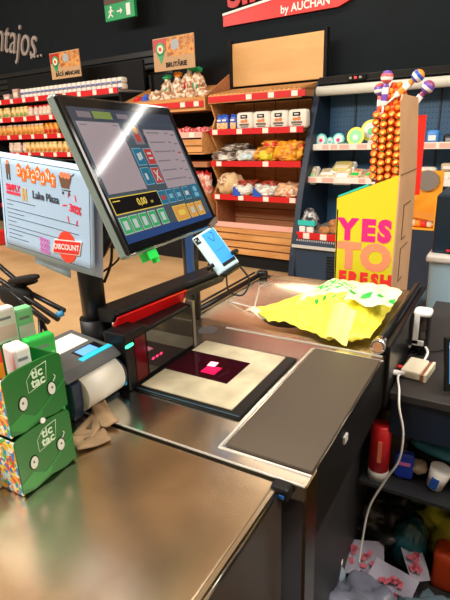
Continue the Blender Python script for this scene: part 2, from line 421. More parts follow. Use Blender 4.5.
es = thing('exit_sign', 'green emergency exit sign with running figure and arrow high on the dark wall', 'sign', SW(-5.22, 5.25, 3.02), AS)
m_ = MB(); m_.bx(-.27, .27, 0, .05, -.02, .175); m_.build('panel', green, es, bevel=.004)
m_ = MB(); ew = 0
m_.disc(-.15, .135, .016, .016, -.004, 0); m_.prism([(-.15, .12), (-.13, .11), (-.155, .06), (-.18, .07)], -.004, 0, 'y')
m_.prism([(-.165, .065), (-.15, .06), (-.115, .03), (-.125, .02), (-.16, .045)], -.004, 0, 'y'); m_.prism([(-.175, .07), (-.165, .05), (-.205, .012), (-.215, .022)], -.004, 0, 'y')
m_.prism([(-.15, .115), (-.10, .09), (-.105, .08), (-.15, .10)], -.004, 0, 'y'); m_.prism([(-.165, .115), (-.2, .085), (-.195, .078), (-.16, .1)], -.004, 0, 'y')
m_.bx(-.04, .03, -.004, 0, .068, .085); m_.prism([(.02, .11), (.06, .0765), (.02, .043), (.02, .06), (.03, .0765), (.02, .093)], -.004, 0, 'y')
m_.bx(.13, .2, -.004, 0, .01, .145)
m_.build('pictogram', white, es)
m_ = MB(); m_.bx(-.27, .27, 0, .03, .175, .30); m_.build('bracket', mat('brown bracket', (.10, .06, .045), .6), es)
m_ = MB(); m_.tube([(-.2, .015, .3), (-.2, .015, 1.15)], .005, 6); m_.tube([(.2, .015, .3), (.2, .015, 1.15)], .005, 6); m_.build('suspension_wire', grey, es)

def food_sign(loc, text, label, w=.61, h=.35):
    s_ = thing('category_sign', label, 'sign', loc, AS)
    m_ = MB(); m_.bx(-w/2, w/2, 0, .012, 0, h); m_.build('board', mat('kraft sign board', (.50, .31, .16), .6), s_)
    ph = mat('bread photo print', (.75, .32, .06), .5, col2=(.32, .10, .03), nscale=16)
    m_ = MB(); m_.bx(-w*.16, w*.49, -.002, 0, h*.42, h*.97, 0); m_.bx(-w*.49, -w*.16, -.002, 0, h*.60, h*.97, 1)
    m_.disc(w*.22, h*.56, w*.16, h*.10, -.004, -.002, 2, rot=.2); m_.disc(w*.05, h*.75, w*.10, h*.16, -.004, -.002, 3); m_.disc(w*.30, h*.82, w*.15, h*.10, -.004, -.002, 2, rot=-.3)
    m_.build('food_picture', [ph, red_dark, tan, mat('pale blue grey print', (.35, .40, .45), .5)], s_)
    m_ = MB(); m_.disc(-w*.31, h*.66, w*.115, w*.115, -.006, 0, 0); m_.prism([(-w*.42, h*.62), (-w*.20, h*.62), (-w*.31, h*.22)], -.006, 0, 'y', 0)
    m_.disc(-w*.31, h*.66, w*.075, w*.075, -.008, -.006, 1); m_.disc(-w*.31, h*.66, w*.035, w*.035, -.010, -.008, 2); m_.build('location_pin', [green, cream, redink], s_)
    m_ = MB(); m_.text(text, h*.20, w*.06, h*.16, -.002, 0, bold=.003); m_.build('lettering', black_matte, s_)
    m_ = MB(); m_.tube([(-w*.4, .006, h), (-w*.4, .006, 4.19-loc[2])], .002, 5); m_.tube([(w*.4, .006, h), (w*.4, .006, 4.19-loc[2])], .002, 5); m_.build('suspension_wire', black, s_)
    return s_
food_sign(SW(-4.02, 4.85, 2.26), 'BRUTĂRIE', 'kraft bakery sign reading BRUTĂRIE with a green pin above the bread rack')
food_sign(SW(-5.94, 4.85, 2.33), 'BĂCĂ MÂNCARE', 'dim kraft food sign with a green pin above the left hand grocery shelving', h=.33)

au = thing('store_sign', 'red store banner with white by AUCHAN lettering at the top of the wall', 'sign', SW(-3.05, 5.58, 2.77), AS)
m_ = MB()
pts = [(-.76, 0), (.72, 0), (.86, .05), (.93, .16), (.93, .30), (-.05, .21), (-.76, .12)]
m_.prism(pts, 0, .04, 'y'); m_.build('banner', mat('banner red', (.72, .02, .015), .4), au)
m_ = MB(); m_.prism([(-.76, .115), (-.05, .185), (.45, .30), (.45, .325), (-.05, .21), (-.76, .14)], -.01, .04, 'y'); m_.build('white_stripe', white, au)
m_ = MB(); m_.text('by AUCHAN', .115, .33, .070, -.003, 0, bold=.002, sx=.95, rot=R(1)); m_.build('subtitle_lettering', white, au)
m_ = MB(); m_.text('SIMPLY', .42, -.05, .365, .01, 0, bold=.014, ext=.01, sx=1.0, rot=R(4)); m_.build('title_lettering', mat('letter red', (.55, .01, .01), .4), au)

# ------------------------------------------------------------------ goods
def put(name, mb, mats, a, b, z, label, cat, group, rz=0.0, bevel=0.0, parent=None):
    o = mb.build(name, mats, loc=SW(a, b, z), rot=(0, 0, AS+rz), bevel=bevel)
    return tag(o, label, cat, group)

# white paper packs in two tiers on the top left shelf
pk = mat('white paper pack', (.80, .76, .70), .6); pkb = mat('blue pack foot', (.10, .14, .45), .5)
def two_tier_pack():
    t = thing('paper_pack', '', 'package', (0, 0, 0))
    m_ = MB(); m_.sup((0, 0, .035), (.088, .12, .072), 0, 5, 12, 8); m_.build('wrapper', pk, t)
    m_ = MB(); m_.bx(-.037, .037, -.0625, -.055, .004, .022); m_.build('print', pkb, t)
    return t
p0 = two_tier_pack(); first = True
for tier in range(2):
    lab = 'white paper pack with blue foot print in the %s tier on the top left shelf' % ('lower' if tier == 0 else 'upper')
    gp = 'white packs, %s tier, top left shelf' % ('lower' if tier == 0 else 'upper')
    for k in range(22):
        a = -6.99 + k*.098
        if first: p0.location = SW(a, 4.90, 2.118); p0.rotation_euler = (0, 0, AS); p0['label'] = lab; p0['group'] = gp; first = False
        else: dup(p0, SW(a, 4.90, 2.118 + tier*.073), (0, 0, AS), lab, gp)
for k, (a, ww, hh) in enumerate(((-7.42, .16, .10), (-7.18, .13, .16))):
    m_ = MB(); m_.bx(-ww/2, ww/2, -.06, .06, 0, hh, 0); m_.bx(-ww*.35, ww*.35, -.062, -.06, hh*.3, hh*.7, 1)
    put('carton', m_, [mat('dusty pink carton', (.55, .36, .34), .6), cream], a, 4.92, 2.118, ('low' if k == 0 else 'taller') + ' dusty pink carton at the left end of the top left shelf', 'box', None, bevel=.004)
def pouch(c1, c2, c3, w=.1, h=.15, name='snack_bag', seed=0):
    t = thing(name, '', 'snack bag', (0, 0, 0))
    m_ = MB(); m_.sup((0, 0, h*.46), (w, .07, h*.92), 0, 3, 12, 10, jit=.08, seed=seed); m_.build('bag_body', c1, t)
    m_ = MB(); m_.bx(-w*.38, w*.38, -.012, .012, h*.84, h, 0); m_.build('bag_seal', c2, t)
    m_ = MB(); m_.sup((0, -.018, h*.36), (w*.8, .042, h*.4), 0, 3, 10, 6); m_.build('bag_label', c3, t)
    return t
ytan = mat('golden crisp film', (.85, .52, .12), .35, col2=(.75, .33, .08), nscale=30)
ypale = mat('pale yellow film', (.88, .72, .30), .35, col2=(.80, .50, .20), nscale=30)
orng = mat('amber film', (.88, .40, .04), .35, col2=(.60, .18, .02), nscale=24)
pink_f = mat('pale pink film', (.85, .60, .50), .35, noise=.2, nscale=20)
rows = [(1.857, [(ypale, ypale, mat('olive label', (.28, .38, .10), .5), 8, 'pale yellow'), (pink_f, red, cream, 5, 'red topped pink')]),
        (1.600, [(ytan, pink_f, orng, 11, 'amber'), (orng, orng, red, 3, 'bright orange')]),
        (1.337, [(pink_f, cream, cream, 4, 'cream pink'), (ypale, ypale, orng, 12, 'golden')])]
lvname = ['second', 'third', 'fourth']
for ri, (z, kinds) in enumerate(rows):
    a = -7.80 if ri != 2 else -7.55
    for (c1, c2, c3, n, nm) in kinds:
        root = pouch(c1, c2, c3, w=.105, h=.17, seed=ri)
        lab = '%s snack bag standing on the %s shelf down of the left hand shelving' % (nm, lvname[ri]); gp = '%s bags on the %s left shelf' % (nm, lvname[ri])
        for k in range(n):
            if k == 0: root.location = SW(a, 4.9, z); root.rotation_euler = (0, 0, AS); root['label'] = lab; root['group'] = gp
            else: dup(root, SW(a, 4.9+random.uniform(-.02, .02), z), (0, 0, AS+random.uniform(-.15, .15)), lab, gp)
            a += .112

# blue bags and white flour packs, second rail
bb = mat('orange picture print', (.75, .38, .12), .5, col2=(.85, .7, .4), nscale=40)
where = ('at the left end of', 'second from the left on', 'just left of the white packs on')
for k in range(3):
    t = thing('pasta_bag', 'small blue bag ' + where[k] + ' the second bread shelf', 'bag', SW(-3.42+k*.092, 4.88-(k == 1)*.03+.02, 1.568), AS, 'blue bags on the second bread shelf')
    m_ = MB(); m_.sup((0, 0, .08), (.088, .06, .16), 0, 3.5, 14, 10, jit=.06, seed=k); m_.build('bag_body', [blue], t)
    m_ = MB(); m_.bx(-.036, .036, -.033, -.024, .015, .085, 0); m_.build('picture_label', bb, t)
    m_ = MB(); m_.box((.005, -.005, .155), (.07, .015, .03), 0, rot=(0, R(12), 0)); m_.bx(-.03, .02, -.034, -.028, .10, .12, 1); m_.build('bag_top', [blue, white], t)
wp = mat('off white packet paper', (.80, .76, .68), .55)
for k in range(4):
    t = thing('flour_packet', ('white flour packet, %s in the row on the second bread shelf') % ('first from the left', 'second from the left', 'third from the left', 'last at the right')[k], 'packet', SW(-3.07+k*.213, 4.9, 1.568), AS, 'white packets on the second bread shelf')
    m_ = MB(); m_.sup((0, 0, .092), (.213, .11, .185), 0, 6, 20, 10, jit=.03, seed=k+3); m_.build('packet_body', wp, t)
    m_ = MB(); m_.bx(-.045, .04, -.058, -.05, .118, .155, 0); m_.bx(-.028, .022, -.0595, -.058, .132, .142, 1); m_.build('top_label', [black_matte, white], t)
    m_ = MB(); m_.disc(-.02, .088, .028, .016, -.058, -.05, 0); m_.disc(.025, .092, .02, .02, -.058, -.05, 0); m_.bx(-.06, .06, -.0575, -.05, .045, .066, 1); m_.bx(-.045, .05, -.0575, -.05, .027, .038, 1); m_.build('front_print', [mat('rust print', (.65, .22, .07), .5), mat('dark brown print', (.16, .12, .09), .5)], t)

# third rail: wrapped loaves
def wrapped(name, a, z, w, h, mats, label, b=4.93, rz=0.0, d=.26, seed=1, e=2.6, cat='bread', knot=True):
    t = thing(name, label, cat, SW(a, b, z), AS+rz)
    m_ = MB(); m_.sup((0, 0, h/2), (w*1.02, d, h*.95), 0, 3.0, 40, 22, jit=.04, seed=seed, lump=.42); m_.build('loaf', mats[0], t)
    m_ = MB(); m_.sup((w*.03, -d*.13, h*.45), (w*.66, d*.86, h*.62), 0, 3.5, 30, 16, jit=.03, seed=seed+1, lump=.40); m_.build('label_print', mats[1], t)
    if knot:
        m_ = MB(); m_.sup((w*.40, -.02, h*.75), (w*.25, d*.4, h*.5), 0, 2, 10, 6, jit=.4, seed=seed+2, rot=(0, R(-25), 0)); m_.build('gathered_end', mats[2], t)
    return t
Z3 = 1.222
wrapped('wrapped_loaf', -3.33, Z3, .33, .12, (film_dark, film, film), 'dark rye loaf in clear film at the left of the third bread shelf', seed=4)
wrapped('wrapped_loaf', -3.26, Z3+.11, .30, .09, (film_dark, film_dark, film), 'dark loaf lying on top of the wrapped rye loaf', b=5.02, seed=9)
wrapped('wrapped_loaf', -3.05, Z3, .25, .13, (film, mat('pale blue film', (.55, .70, .75), .3), film_dark), 'loaf in pale blue and white film, third bread shelf', seed=14)
wrapped('wrapped_loaf', -2.81, Z3, .27, .16, (mat('amber loaf film', (.85, .36, .03), .25, col2=(.45, .18, .04), nscale=16), yellow, orng), 'amber wrapped loaf with yellow label in the middle of the third bread shelf', seed=21)
wrapped('wrapped_loaf', -2.53, Z3, .31, .21, (mat('orange loaf film', (.92, .42, .02), .25, col2=(.75, .25, .03), nscale=12), orng, redink), 'big bright orange wrapped loaf at the right of the third bread shelf', seed=30)
wrapped('wrapped_loaf', -2.78, Z3+.14, .24, .09, (orng, redink, film_dark), 'orange red bag lying on the amber loaf', b=5.04, seed=33)
Z4 = .845
t = thing('round_bread', 'big round pale bread in a clear bag at the left of the fourth bread shelf', 'bread', SW(-3.33, 4.92, Z4), AS)
m_ = MB(); m_.sup((0, 0, .125), (.34, .22, .24), 0, 2.2, 34, 18, jit=.02, seed=2, lump=.22, rot=(0, R(-15), 0)); m_.build('crust', tan_l, t)
m_ = MB(); m_.sup((-.03, -.05, .165), (.15, .15, .11), 0, 2, 24, 14, jit=.05, seed=5, lump=.6); m_.build('brown_label', mat('brown mottled label', (.32, .12, .05), .4, col2=(.8, .6, .4), nscale=40), t)
m_ = MB(); m_.sup((.11, -.02, .10), (.10, .16, .17), 0, 2, 12, 8, jit=.12, seed=6); m_.build('bag_side', mat('bread film', (.75, .60, .40), .15), t)
for k, a in enumerate((-3.07, -2.80)):
    wrapped('flatbread_pack', a, Z4, .28, .145, (film, white, film_dark), 'white bread pack with blue corner, %s of the pair on the fourth bread shelf' % ('left', 'right')[k], seed=40+k, knot=False)
    r_ = [o for o in COL.objects if o.name.startswith('flatbread_pack') and o.type == 'EMPTY'][-1]
    m_ = MB(); m_.prism([(-.14, .01), (-.03, .012), (-.06, .06), (-.135, .11)], -.142, -.10, 'y'); m_.sup((-.085, -.11, .05), (.06, .05, .06), 0, 2.5, 10, 6, rot=(0, R(-30), 0)); m_.build('blue_corner', blue, r_)
    m_ = MB(); m_.sup((.0, .0, .135), (.20, .18, .07), 0, 2.5, 26, 12, jit=.03, seed=k, lump=.7, lf=3); m_.build('red_top', mat('red spotted film', (.60, .05, .03), .3, col2=(.15, .05, .03), nscale=30), r_)
wrapped('flatbread_pack', -2.52, Z4, .30, .155, (mat('peach film', (.88, .50, .28), .3, noise=.4, nscale=12), mat('rosy film', (.85, .25, .12), .3, col2=(.9, .75, .6), nscale=20), redink), 'peach and red bread pack at the right of the fourth bread shelf', seed=47)

# tray of bread bags
greens = [green, orange, green, green, green, orange, green]
specs = [(-4.27, .19, .22, green), (-4.12, .18, .24, orange), (-3.97, .19, .31, green), (-3.82, .18, .27, green), (-4.40, .15, .14, cream), (-3.68, .17, .14, green), (-4.03, .17, .14, tan), (-4.56, .12, .10, blue), (-4.69, .11, .09, red), (-3.86, .16, .13, tan), (-4.20, .17, .12, film_dark)]
bagw = mat('mottled bread bag', (.78, .70, .56), .3, col2=(.42, .17, .06), nscale=20)
labs = ['tall bread bag with green tip leaning left', 'bread bag with orange tip', 'tallest bread bag with green tip', 'tall green necked bread bag, rightmost', 'small cream bread roll bag', 'low green tipped bread bag', 'brown bread roll centre front', 'small blue packet far left', 'small red packet far left', 'brown bread roll front right', 'dark wrapped roll at the front']
for k, (a, w_, h, c) in enumerate(specs):
    back = h > .15
    zb = 2.0 if back else 1.935
    t = thing('bread_bag', labs[k] + ', on top of the pine bakery rack', 'bread', SW(a, 5.02 if back else 4.92, zb), (0, R(random.uniform(-14, 14)), AS))
    m_ = MB(); m_.sup((0, 0, h*.42), (w_, .13, h*.9), 0, 2.4, 28, 22, jit=.03, seed=k, pinch=.55 if back else .2, lump=.45); m_.build('bag_body', bagw if h > .1 else (c if c in (blue, red, film_dark) else tan), t)
    if back:
        m_ = MB(); m_.sup((0, 0, h*.93), (w_*.6, .06, h*.22), 0, 2, 20, 12, jit=.1, seed=k+9, lump=.9, lf=3); m_.build('bag_tip', c, t)
        m_ = MB(); m_.sup((0, -.03, h*.3), (w_*.6, .07, h*.3), 0, 3, 10, 6); m_.build('bag_label', [c, cream, red_dark, green][k % 4], t)
for k in range(5):
    m_ = MB(); m_.sup((0, 0, .035), (.13, .16, .07), 0, 2.6, 24, 14, jit=.05, seed=k, lump=.6)
    put('biscuit_bag', m_, mat('crinkled red film', (.62, .02, .03), .25, col2=(.85, .35, .35), nscale=30), -4.05+k*.115, 4.80, 1.535 if k % 2 else 1.545, 'crinkled red biscuit bag in the second bin beside the till screen', 'snack bag', 'red bags in the second bin')
for k in range(5):
    m_ = MB(); m_.sup((0, 0, .15), (.13, .12, .28), 0, 3, 26, 20, jit=.03, seed=k, band=[(.7, 1)], lump=.4)
    put('bread_stick_bag', m_, [mat('white rosy film', (.80, .62, .55), .3, col2=(.55, .15, .1), nscale=14), red_dark], -4.15+k*.14, 4.80, .82, 'white and red bag standing in the lower bin beside the till screen', 'bread', 'white bags in the lower bin')

# refrigerator goods
def tub(a, b, z, r, h, mats, label, group=None, tilt=0):
    t = thing('dairy_tub', label, 'tub', SW(a, b, z), (R(tilt), 0, AS), group)
    m_ = MB(); m_.tube([(0, 0, 0), (0, 0, h)], [r*.8, r], 18); m_.build('cup', mats[0], t)
    m_ = MB(); m_.tube([(0, 0, h), (0, 0, h+.008)], r*1.06, 18, 0); m_.disc(0, 0, .001, .001, 0, .001, 0, 3)
    l = m_.build('lid', mats[1], t)
    m_ = MB(); m_.tube([(0, 0, h+.008), (0, 0, h+.010)], r*.7, 14); m_.build('lid_print', mats[2], l)
    return t
# tubs lie tilted so that their lids face the shop
def lid_tub(a, b, z, r, mats, label):
    t = thing('dairy_tub', label, 'tub', SW(a, b, z+r), (R(80), 0, AS))
    m_ = MB(); m_.tube([(0, 0, -.06), (0, 0, 0)], [r*.78, r*.95], 20); m_.build('cup', mats[0], t)
    m_ = MB(); m_.tube([(0, 0, 0), (0, 0, .008)], r, 20); l = m_.build('lid', mats[1], t)
    m_ = MB(); m_.tube([(0, 0, .008), (0, 0, .010)], r*.74, 18); m_.build('lid_print', mats[2], l)
    m_ = MB(); m_.tube([(0, -r*.1, .010), (0, -r*.1, .012)], r*.3, 12); m_.build('lid_mark', mats[3], l)
    return t
aqua = mat('aqua lid', (.10, .62, .60), .4); aqua2 = mat('pale aqua print', (.70, .85, .82), .4)
for k, a in enumerate((-2.235, -2.15, -2.045)):
    lid_tub(a, 5.06-(k != 1)*.03, 1.377, .064 if k != 1 else .045, (white, aqua, aqua2, magenta if k != 1 else teal), ('round aqua and white tub, %s of three on the upper refrigerator shelf') % ('left', 'middle', 'right')[k])
lid_tub(-1.86, 5.02, 1.377, .090, (white, mat('lemon lid', (.85, .85, .06), .4), lgreen, white), 'lemon yellow tub with green print leaning in front on the upper refrigerator shelf')
lid_tub(-1.755, 5.16, 1.415, .105, (white, MATS['lemon lid'], white, bgreen), 'taller lemon yellow tub behind its neighbour on the upper refrigerator shelf')
m_ = MB(); m_.sup((0, 0, .03), (.14, .12, .06), 0, 3, 14, 8, jit=.1); put('cheese_pack', m_, film, -1.66, 5.01, 1.377, 'small clear pack right of the yellow tubs', 'packet', None)
m_ = MB(); m_.sup((0, 0, .02), (.12, .10, .04), 0, 3, 14, 8, jit=.1); put('cheese_pack', m_, mat('dark green film', (.02, .16, .10), .3), -1.98, 5.0, 1.377, 'flat dark green pack left of the yellow tubs', 'packet', None)
def food_tray(a, w_, h, mats, label, z=1.057, rz=0, b=4.95, tilt=-28):
    t = thing('food_tray', label, 'packed food', SW(a, b, z), (R(-tilt), 0, AS+rz))
    m_ = MB(); m_.prism([(-w_/2, 0), (w_/2, 0), (w_*.46, .045), (-w_*.46, .045)], -.08, .12, 'y'); m_.build('tray', mats[0], t, bevel=.004)
    m_ = MB(); m_.sup((0, .02, .045), (w_*.86, .18, .045), 0, 4, 16, 6, jit=.05); m_.build('contents', mats[1], t)
    m_ = MB(); m_.box((0, -.01, .066), (w_*.6, .05, .004)); m_.build('label_sticker', mats[2], t)
    return t
meat = mat('sliced meat', (.62, .25, .12), .4, col2=(.80, .55, .35), nscale=22)
creamy = mat('creamy salad', (.78, .70, .55), .4, col2=(.60, .45, .25), nscale=20)
food_tray(-2.30, 0.146, .1, (white, creamy, lgreen), 'small white food tray at the very left of the lower refrigerator shelf', tilt=-50)
food_tray(-2.11, 0.213, .1, (white, creamy, white), 'white food tray with pale filling, second on the lower refrigerator shelf')
food_tray(-1.97, 0.235, .1, (white, mat('green salad', (.45, .50, .12), .4, col2=(.7, .5, .2), nscale=22), cream), 'white tray with green salad stacked on the pale filling tray', z=1.125, b=5.0)
food_tray(-1.83, 0.202, .1, (film, meat, bgreen), 'tray of sliced meat with green label left of the lollipop tower')
food_tray(-1.63, 0.213, .1, (film, meat, bgreen), 'tray of sliced meat nearest the lollipop tower')
food_tray(-1.93, 0.190, .1, (white, creamy, white), 'white tray wedged between the salad and the sliced meat', z=1.06, b=4.93, tilt=-45)
t = thing('biscuit_pack', 'dark striped pack with a teal band at the left of the red railed refrigerator shelf', 'packet', SW(-2.2, 4.72, .522), AS)
m_ = MB(); m_.sup((0, 0, .13), (.20, .14, .25), 0, 2.6, 18, 12, jit=.12, seed=3, pinch=.3); m_.build('bag_body', mat('black and silver film', (.03, .03, .035), .2, col2=(.35, .35, .35), nscale=22), t)
m_ = MB(); m_.bx(-.10, .09, -.078, -.04, .085, .135); m_.build('teal_band', teal, t)
m_ = MB(); m_.bx(-.09, -.02, -.076, -.04, .01, .075, 0); m_.bx(0, .07, -.076, -.04, .015, .07, 0); m_.build('white_label', white, t)
for k, (a, b, z) in enumerate(((-2.03, 4.71, .522), (-1.92, 4.73, .53), (-1.83, 4.70, .522), (-1.96, 4.79, .585), (-1.85, 4.80, .60), (-1.76, 4.76, .54))):
    m_ = MB(); m_.sup((0, 0, .04), (.13, .09, .08), 0, 2.2, 14, 8, jit=.08, seed=k, rot=(0, 0, R(20*k)))
    put('bread_roll', m_, tan, a, b, z, 'brown bread roll in the pile left of the yellow cardboard display', 'bread', 'bread rolls on the red railed refrigerator shelf')
for k, (a, z, b, s3, c, lb) in enumerate(((-1.12, 1.377, 5.02, (.11, .1, .13), mat('sky blue carton', (.05, .25, .70), .4), 'blue and white carton on the upper refrigerator shelf right of the lollipop tower'), (-.97, 1.377, 5.05, (.13, .1, .09), black, 'black low carton on the upper refrigerator shelf at the right edge'), (-1.12, 1.057, 4.92, (.17, .1, .13), film, 'clear wrapped pack on the lower refrigerator shelf behind the grey disc'), (-.96, 1.057, 4.92, (.12, .1, .09), cream, 'cream carton on the lower refrigerator shelf at the right edge'), (-.95, 1.15, 4.93, (.11, .09, .07), mat('beige carton', (.50, .40, .25), .5), 'beige carton stacked on the cream carton'))):
    t = thing('food_carton', lb, 'carton', SW(a, b, z), AS)
    m_ = MB(); m_.sup((0, 0, s3[2]/2), s3, 0, 5, 14, 8, jit=.05, seed=k); m_.build('carton_body', c, t)
    m_ = MB(); m_.bx(-s3[0]*.3, s3[0]*.3, -s3[1]*.53, -s3[1]*.4, s3[2]*.3, s3[2]*.65); m_.build('carton_label', white if k != 1 else grey, t)

# orange carton with grey round sticker
t = thing('display_carton', 'open orange cardboard carton with a grey round disc in front of the refrigerator', 'carton', SW(-1.02, 4.45, 0), AS)
m_ = MB(); m_.bx(-.15, .14, .0, .012, .72, 1.19); m_.bx(-.15, -.14, -.16, 0, .72, .98); m_.bx(.13, .14, -.16, 0, .72, .98); m_.bx(-.15, .14, -.16, 0, .72, .73)
m_.build('orange_tray', orange_card, t)
m_ = MB(); m_.prism([(-.16, .95), (-.04, 1.05), (-.05, 1.065), (-.17, .965)], -.15, -.14, 'y'); m_.prism([(-.15, .84), (.13, .80), (.13, .86), (-.15, .90)], -.162, -.155, 'y'); m_.build('carton_flap', mat('amber card', (.70, .25, .02), .6), t)
m_ = MB(); m_.disc(.02, 1.11, .095, .085, -.03, -.02, 0, 12); m_.build('round_disc', mat('taupe disc', (.20, .18, .155), .8), t)
m_ = MB(); m_.bx(-.15, .14, -.16, .0, 0, .72); m_.build('pedestal', navy_dark, t)
for k in range(5):
    m_ = MB(); m_.sup((0, 0, .03), (.07, .07, .06), 0, 2.4, 10, 6, jit=.2, seed=k)
    put('wrapped_snack', m_, [redink, cream, orange][k % 3], -1.12+k*.047, 4.36, .733, ('red', 'cream', 'orange', 'red', 'cream')[k]+' wrapped snack lying in the orange carton', 'snack', 'snacks in the orange carton')

# ------------------------------------------------------------------ YES TO FRESH cardboard display
ys = thing('cardboard_display', 'yellow cardboard floor display reading YES TO FRESH with plain brown side', 'display stand', (-.56, 2.2, 0), R(0))
m_ = MB()
fp = [(-.135, 0), (.125, 0), (.125, 1.355), (-.138, 1.252)]
m_.prism(fp, 0, .006, 'y'); fr = m_.build('front_panel', yellow, ys)
m_ = MB(); m_.prism([(-.136, 1.255), (.0, 1.308), (.0, 1.318), (-.136, 1.262)], .006, .010, 'y'); m_.build('green_edge', teal, fr)
m_ = MB()
for ch, x in (('Y', -.083), ('E', .010), ('S', .082)): m_.text(ch, .128, x, 1.108, -.001, 0, bold=.0085, sx=.92)
for ch, x in (('T', -.072), ('O', .050)): m_.text(ch, .160, x, .985, -.001, 1, bold=.0105, sx=1.0)
for k, ch in enumerate('FRESH'): m_.text(ch, .085, -.098+k*.050, .880, -.001, 2, bold=.0055, sx=.82)
m_.build('lettering', [magenta, salmon, redink], fr)
m_ = MB(); 
pts = [(0, 0), (.40, 0), (.40, 1.0), (.37, 1.35), (.27, 1.645), (.255, 1.668), (-.075, 1.668), (-.09, 1.645), (0, 1.355)]
m_.prism(pts, .125, .131, 'x'); sp = m_.build('side_panel', card, ys)
m_ = MB(); m_.bx(.1311, .1325, .0, .37, 1.352, 1.357, 0)
for y0, z0 in ((.12, 1.06), (.12, .86)):
    m_.bx(.131, .1335, y0, y0+.012, z0, z0+.15, 1); m_.bx(.131, .1335, y0, y0+.16, z0+.15, z0+.156, 1); m_.bx(.131, .1335, y0, y0+.09, z0-.006, z0, 1)
m_.build('tab_slot', [card_edge, card_edge], sp)
m_ = MB(); m_.bx(-.136, .125, .35, .356, 0, 1.2); m_.bx(-.136, -.130, 0, .35, 0, 1.2); m_.build('back_panel', card, ys)

# ------------------------------------------------------------------ lollipop tower
TX, TY = -.60, 2.80
tw = thing('lollipop_tower', 'red lollipop tower with stepped orange cone top behind the cardboard display', 'display stand', (TX, TY, 0), R(12))
m_ = MB(); m_.bx(-.075, .155, -.02, .12, 1.20, 1.60); m_.bx(-.09, -.01, .02, .10, 0, 1.20); m_.build('column', mat('scarlet column', (.80, .02, .01), .4), tw)
m_ = MB()
for j in range(9): m_.bx(-.095, .06, -.030, -.02, 1.27+j*.039, 1.28+j*.039)
m_.build('holder_rack', red_dark, tw)
m_ = MB()
for j in range(5):
    n = 6-j
    for i in range(n): m_.sup((-.065+(i+j*.5)*.026, -.01, 1.64+j*.027), (.03, .04, .032), (i+j) % 2, 3, 8, 6)
m_.prism([(-.085, 1.60), (.09, 1.60), (.04, 1.75), (-.03, 1.75)], 0, .08, 'y', 0)
m_.build('cone_top', [mat('scarlet orange', (.90, .10, .02), .35), orange], tw)
lo = MB(); lo.ball((0, 0, 0), .0185, 0, 14, 10); lo.disc(0, 0, .008, .008, -.0192, -.015, 1, 10)
candy = thing('lollipop', '', 'lollipop', (0, 0, 0))
lo.build('candy_ball', [mat('orange candy wrapper', (.90, .33, .02), .25, col2=(.75, .08, .01), nscale=60), mat('yellow flower print', (.85, .70, .15), .4)], candy)
m_ = MB(); m_.tube([(.0, .004, -.020), (.0, .004, -.013)], [.011, .006], 8); m_.build('wrapper_frill', bgreen, candy)
m_ = MB(); m_.tube([(0, .015, -.005), (0, .06, -.01)], .002, 6); m_.build('stick', white, candy)
first = True
cs, sn = math.cos(R(12)), math.sin(R(12))
for i in range(4):
    for j in range(9):
        lx = -.090 + i*.0375; ly = -.045 - (.010 if i % 2 else 0); lz = 1.610 - j*.0385 - (i % 2)*.010
        P = (TX + lx*cs - ly*sn, TY + lx*sn + ly*cs, lz)
        rr = (R(random.uniform(-20, 20)), R(random.uniform(-30, 30)), R(12))
        lab = 'round orange wrapped lollipop stuck on the front of the red tower'; gp = 'lollipops on the tower'
        if first: candy.location = P; candy.rotation_euler = rr; candy['label'] = lab; candy['group'] = gp; first = False
        else: dup(candy, P, rr, lab, gp)
def big_lolly(x, z, y, tilt, c1, c2, label):
    t = thing('giant_lollipop', label, 'lollipop', (x, y, z), (0, R(tilt), 0))
    m_ = MB(); m_.ball((0, 0, 0), .031, 0, 18, 12, band=[(.45, 1), (.05, 0), (-.4, 2)]); m_.build('candy_ball', [c1, c2, white], t)
    m_ = MB(); m_.sup((0, 0, -.080), (.034, .018, .12), 0, 3, 12, 8, jit=.1, band=[(.4, 1), (-.1, 0), (-.5, 1)]); m_.build('wrapper', [white, c2], t)
    m_ = MB(); m_.tube([(0, 0, -.13), (0, 0, -.20)], .005, 8); m_.build('stick', white, t)
violet = mat('violet wrap', (.18, .08, .45), .3); rosy = mat('rosy wrap', (.75, .12, .12), .3)
big_lolly(-.642, 1.787, 2.76, 4, rosy, violet, 'upright giant lollipop with rosy violet ball above the tower')
big_lolly(-.680, 1.733, 2.79, -4, violet, rosy, 'violet giant lollipop half hidden at the left of the tower top')
big_lolly(-.493, 1.780, 2.76, 50, blue, orange, 'giant lollipop with blue and orange ball tilted right at the top')
big_lolly(-.442, 1.727, 2.76, 38, violet, mat('plum wrap', (.30, .05, .15), .3), 'giant plum and violet lollipop lowest on the right of the tower top')

# ------------------------------------------------------------------ pale blue bin with dark blue unit, behind right
t = thing('recycling_bin', 'pale blue cabinet bin with dark navy top at the right edge of the photo', 'bin', (-.10, 2.85, 0))
m_ = MB(); m_.prism([(-.21, 0), (.25, 0), (.25, .90), (-.235, .90)], -.25, .2, 'y'); m_.build('body', mat('pale blue steel', (.42, .64, .82), .35), t, bevel=.012)
m_ = MB(); m_.bx(-.25, .26, -.265, .22, .895, .93); m_.build('rim', white, t, bevel=.01)
m_ = MB(); m_.prism([(-.235, .93), (.24, .93), (.24, 1.24), (-.235, 1.225)], -.2, .18, 'y'); m_.build('top_unit', mat('deep navy plastic', (.008, .03, .06), .35), t, bevel=.012)
m_ = MB(); m_.disc(-.13, .97, .012, .012, -.215, -.2); m_.bx(-.165, -.10, -.212, -.2, .945, .955); m_.build('latch', redink, t)

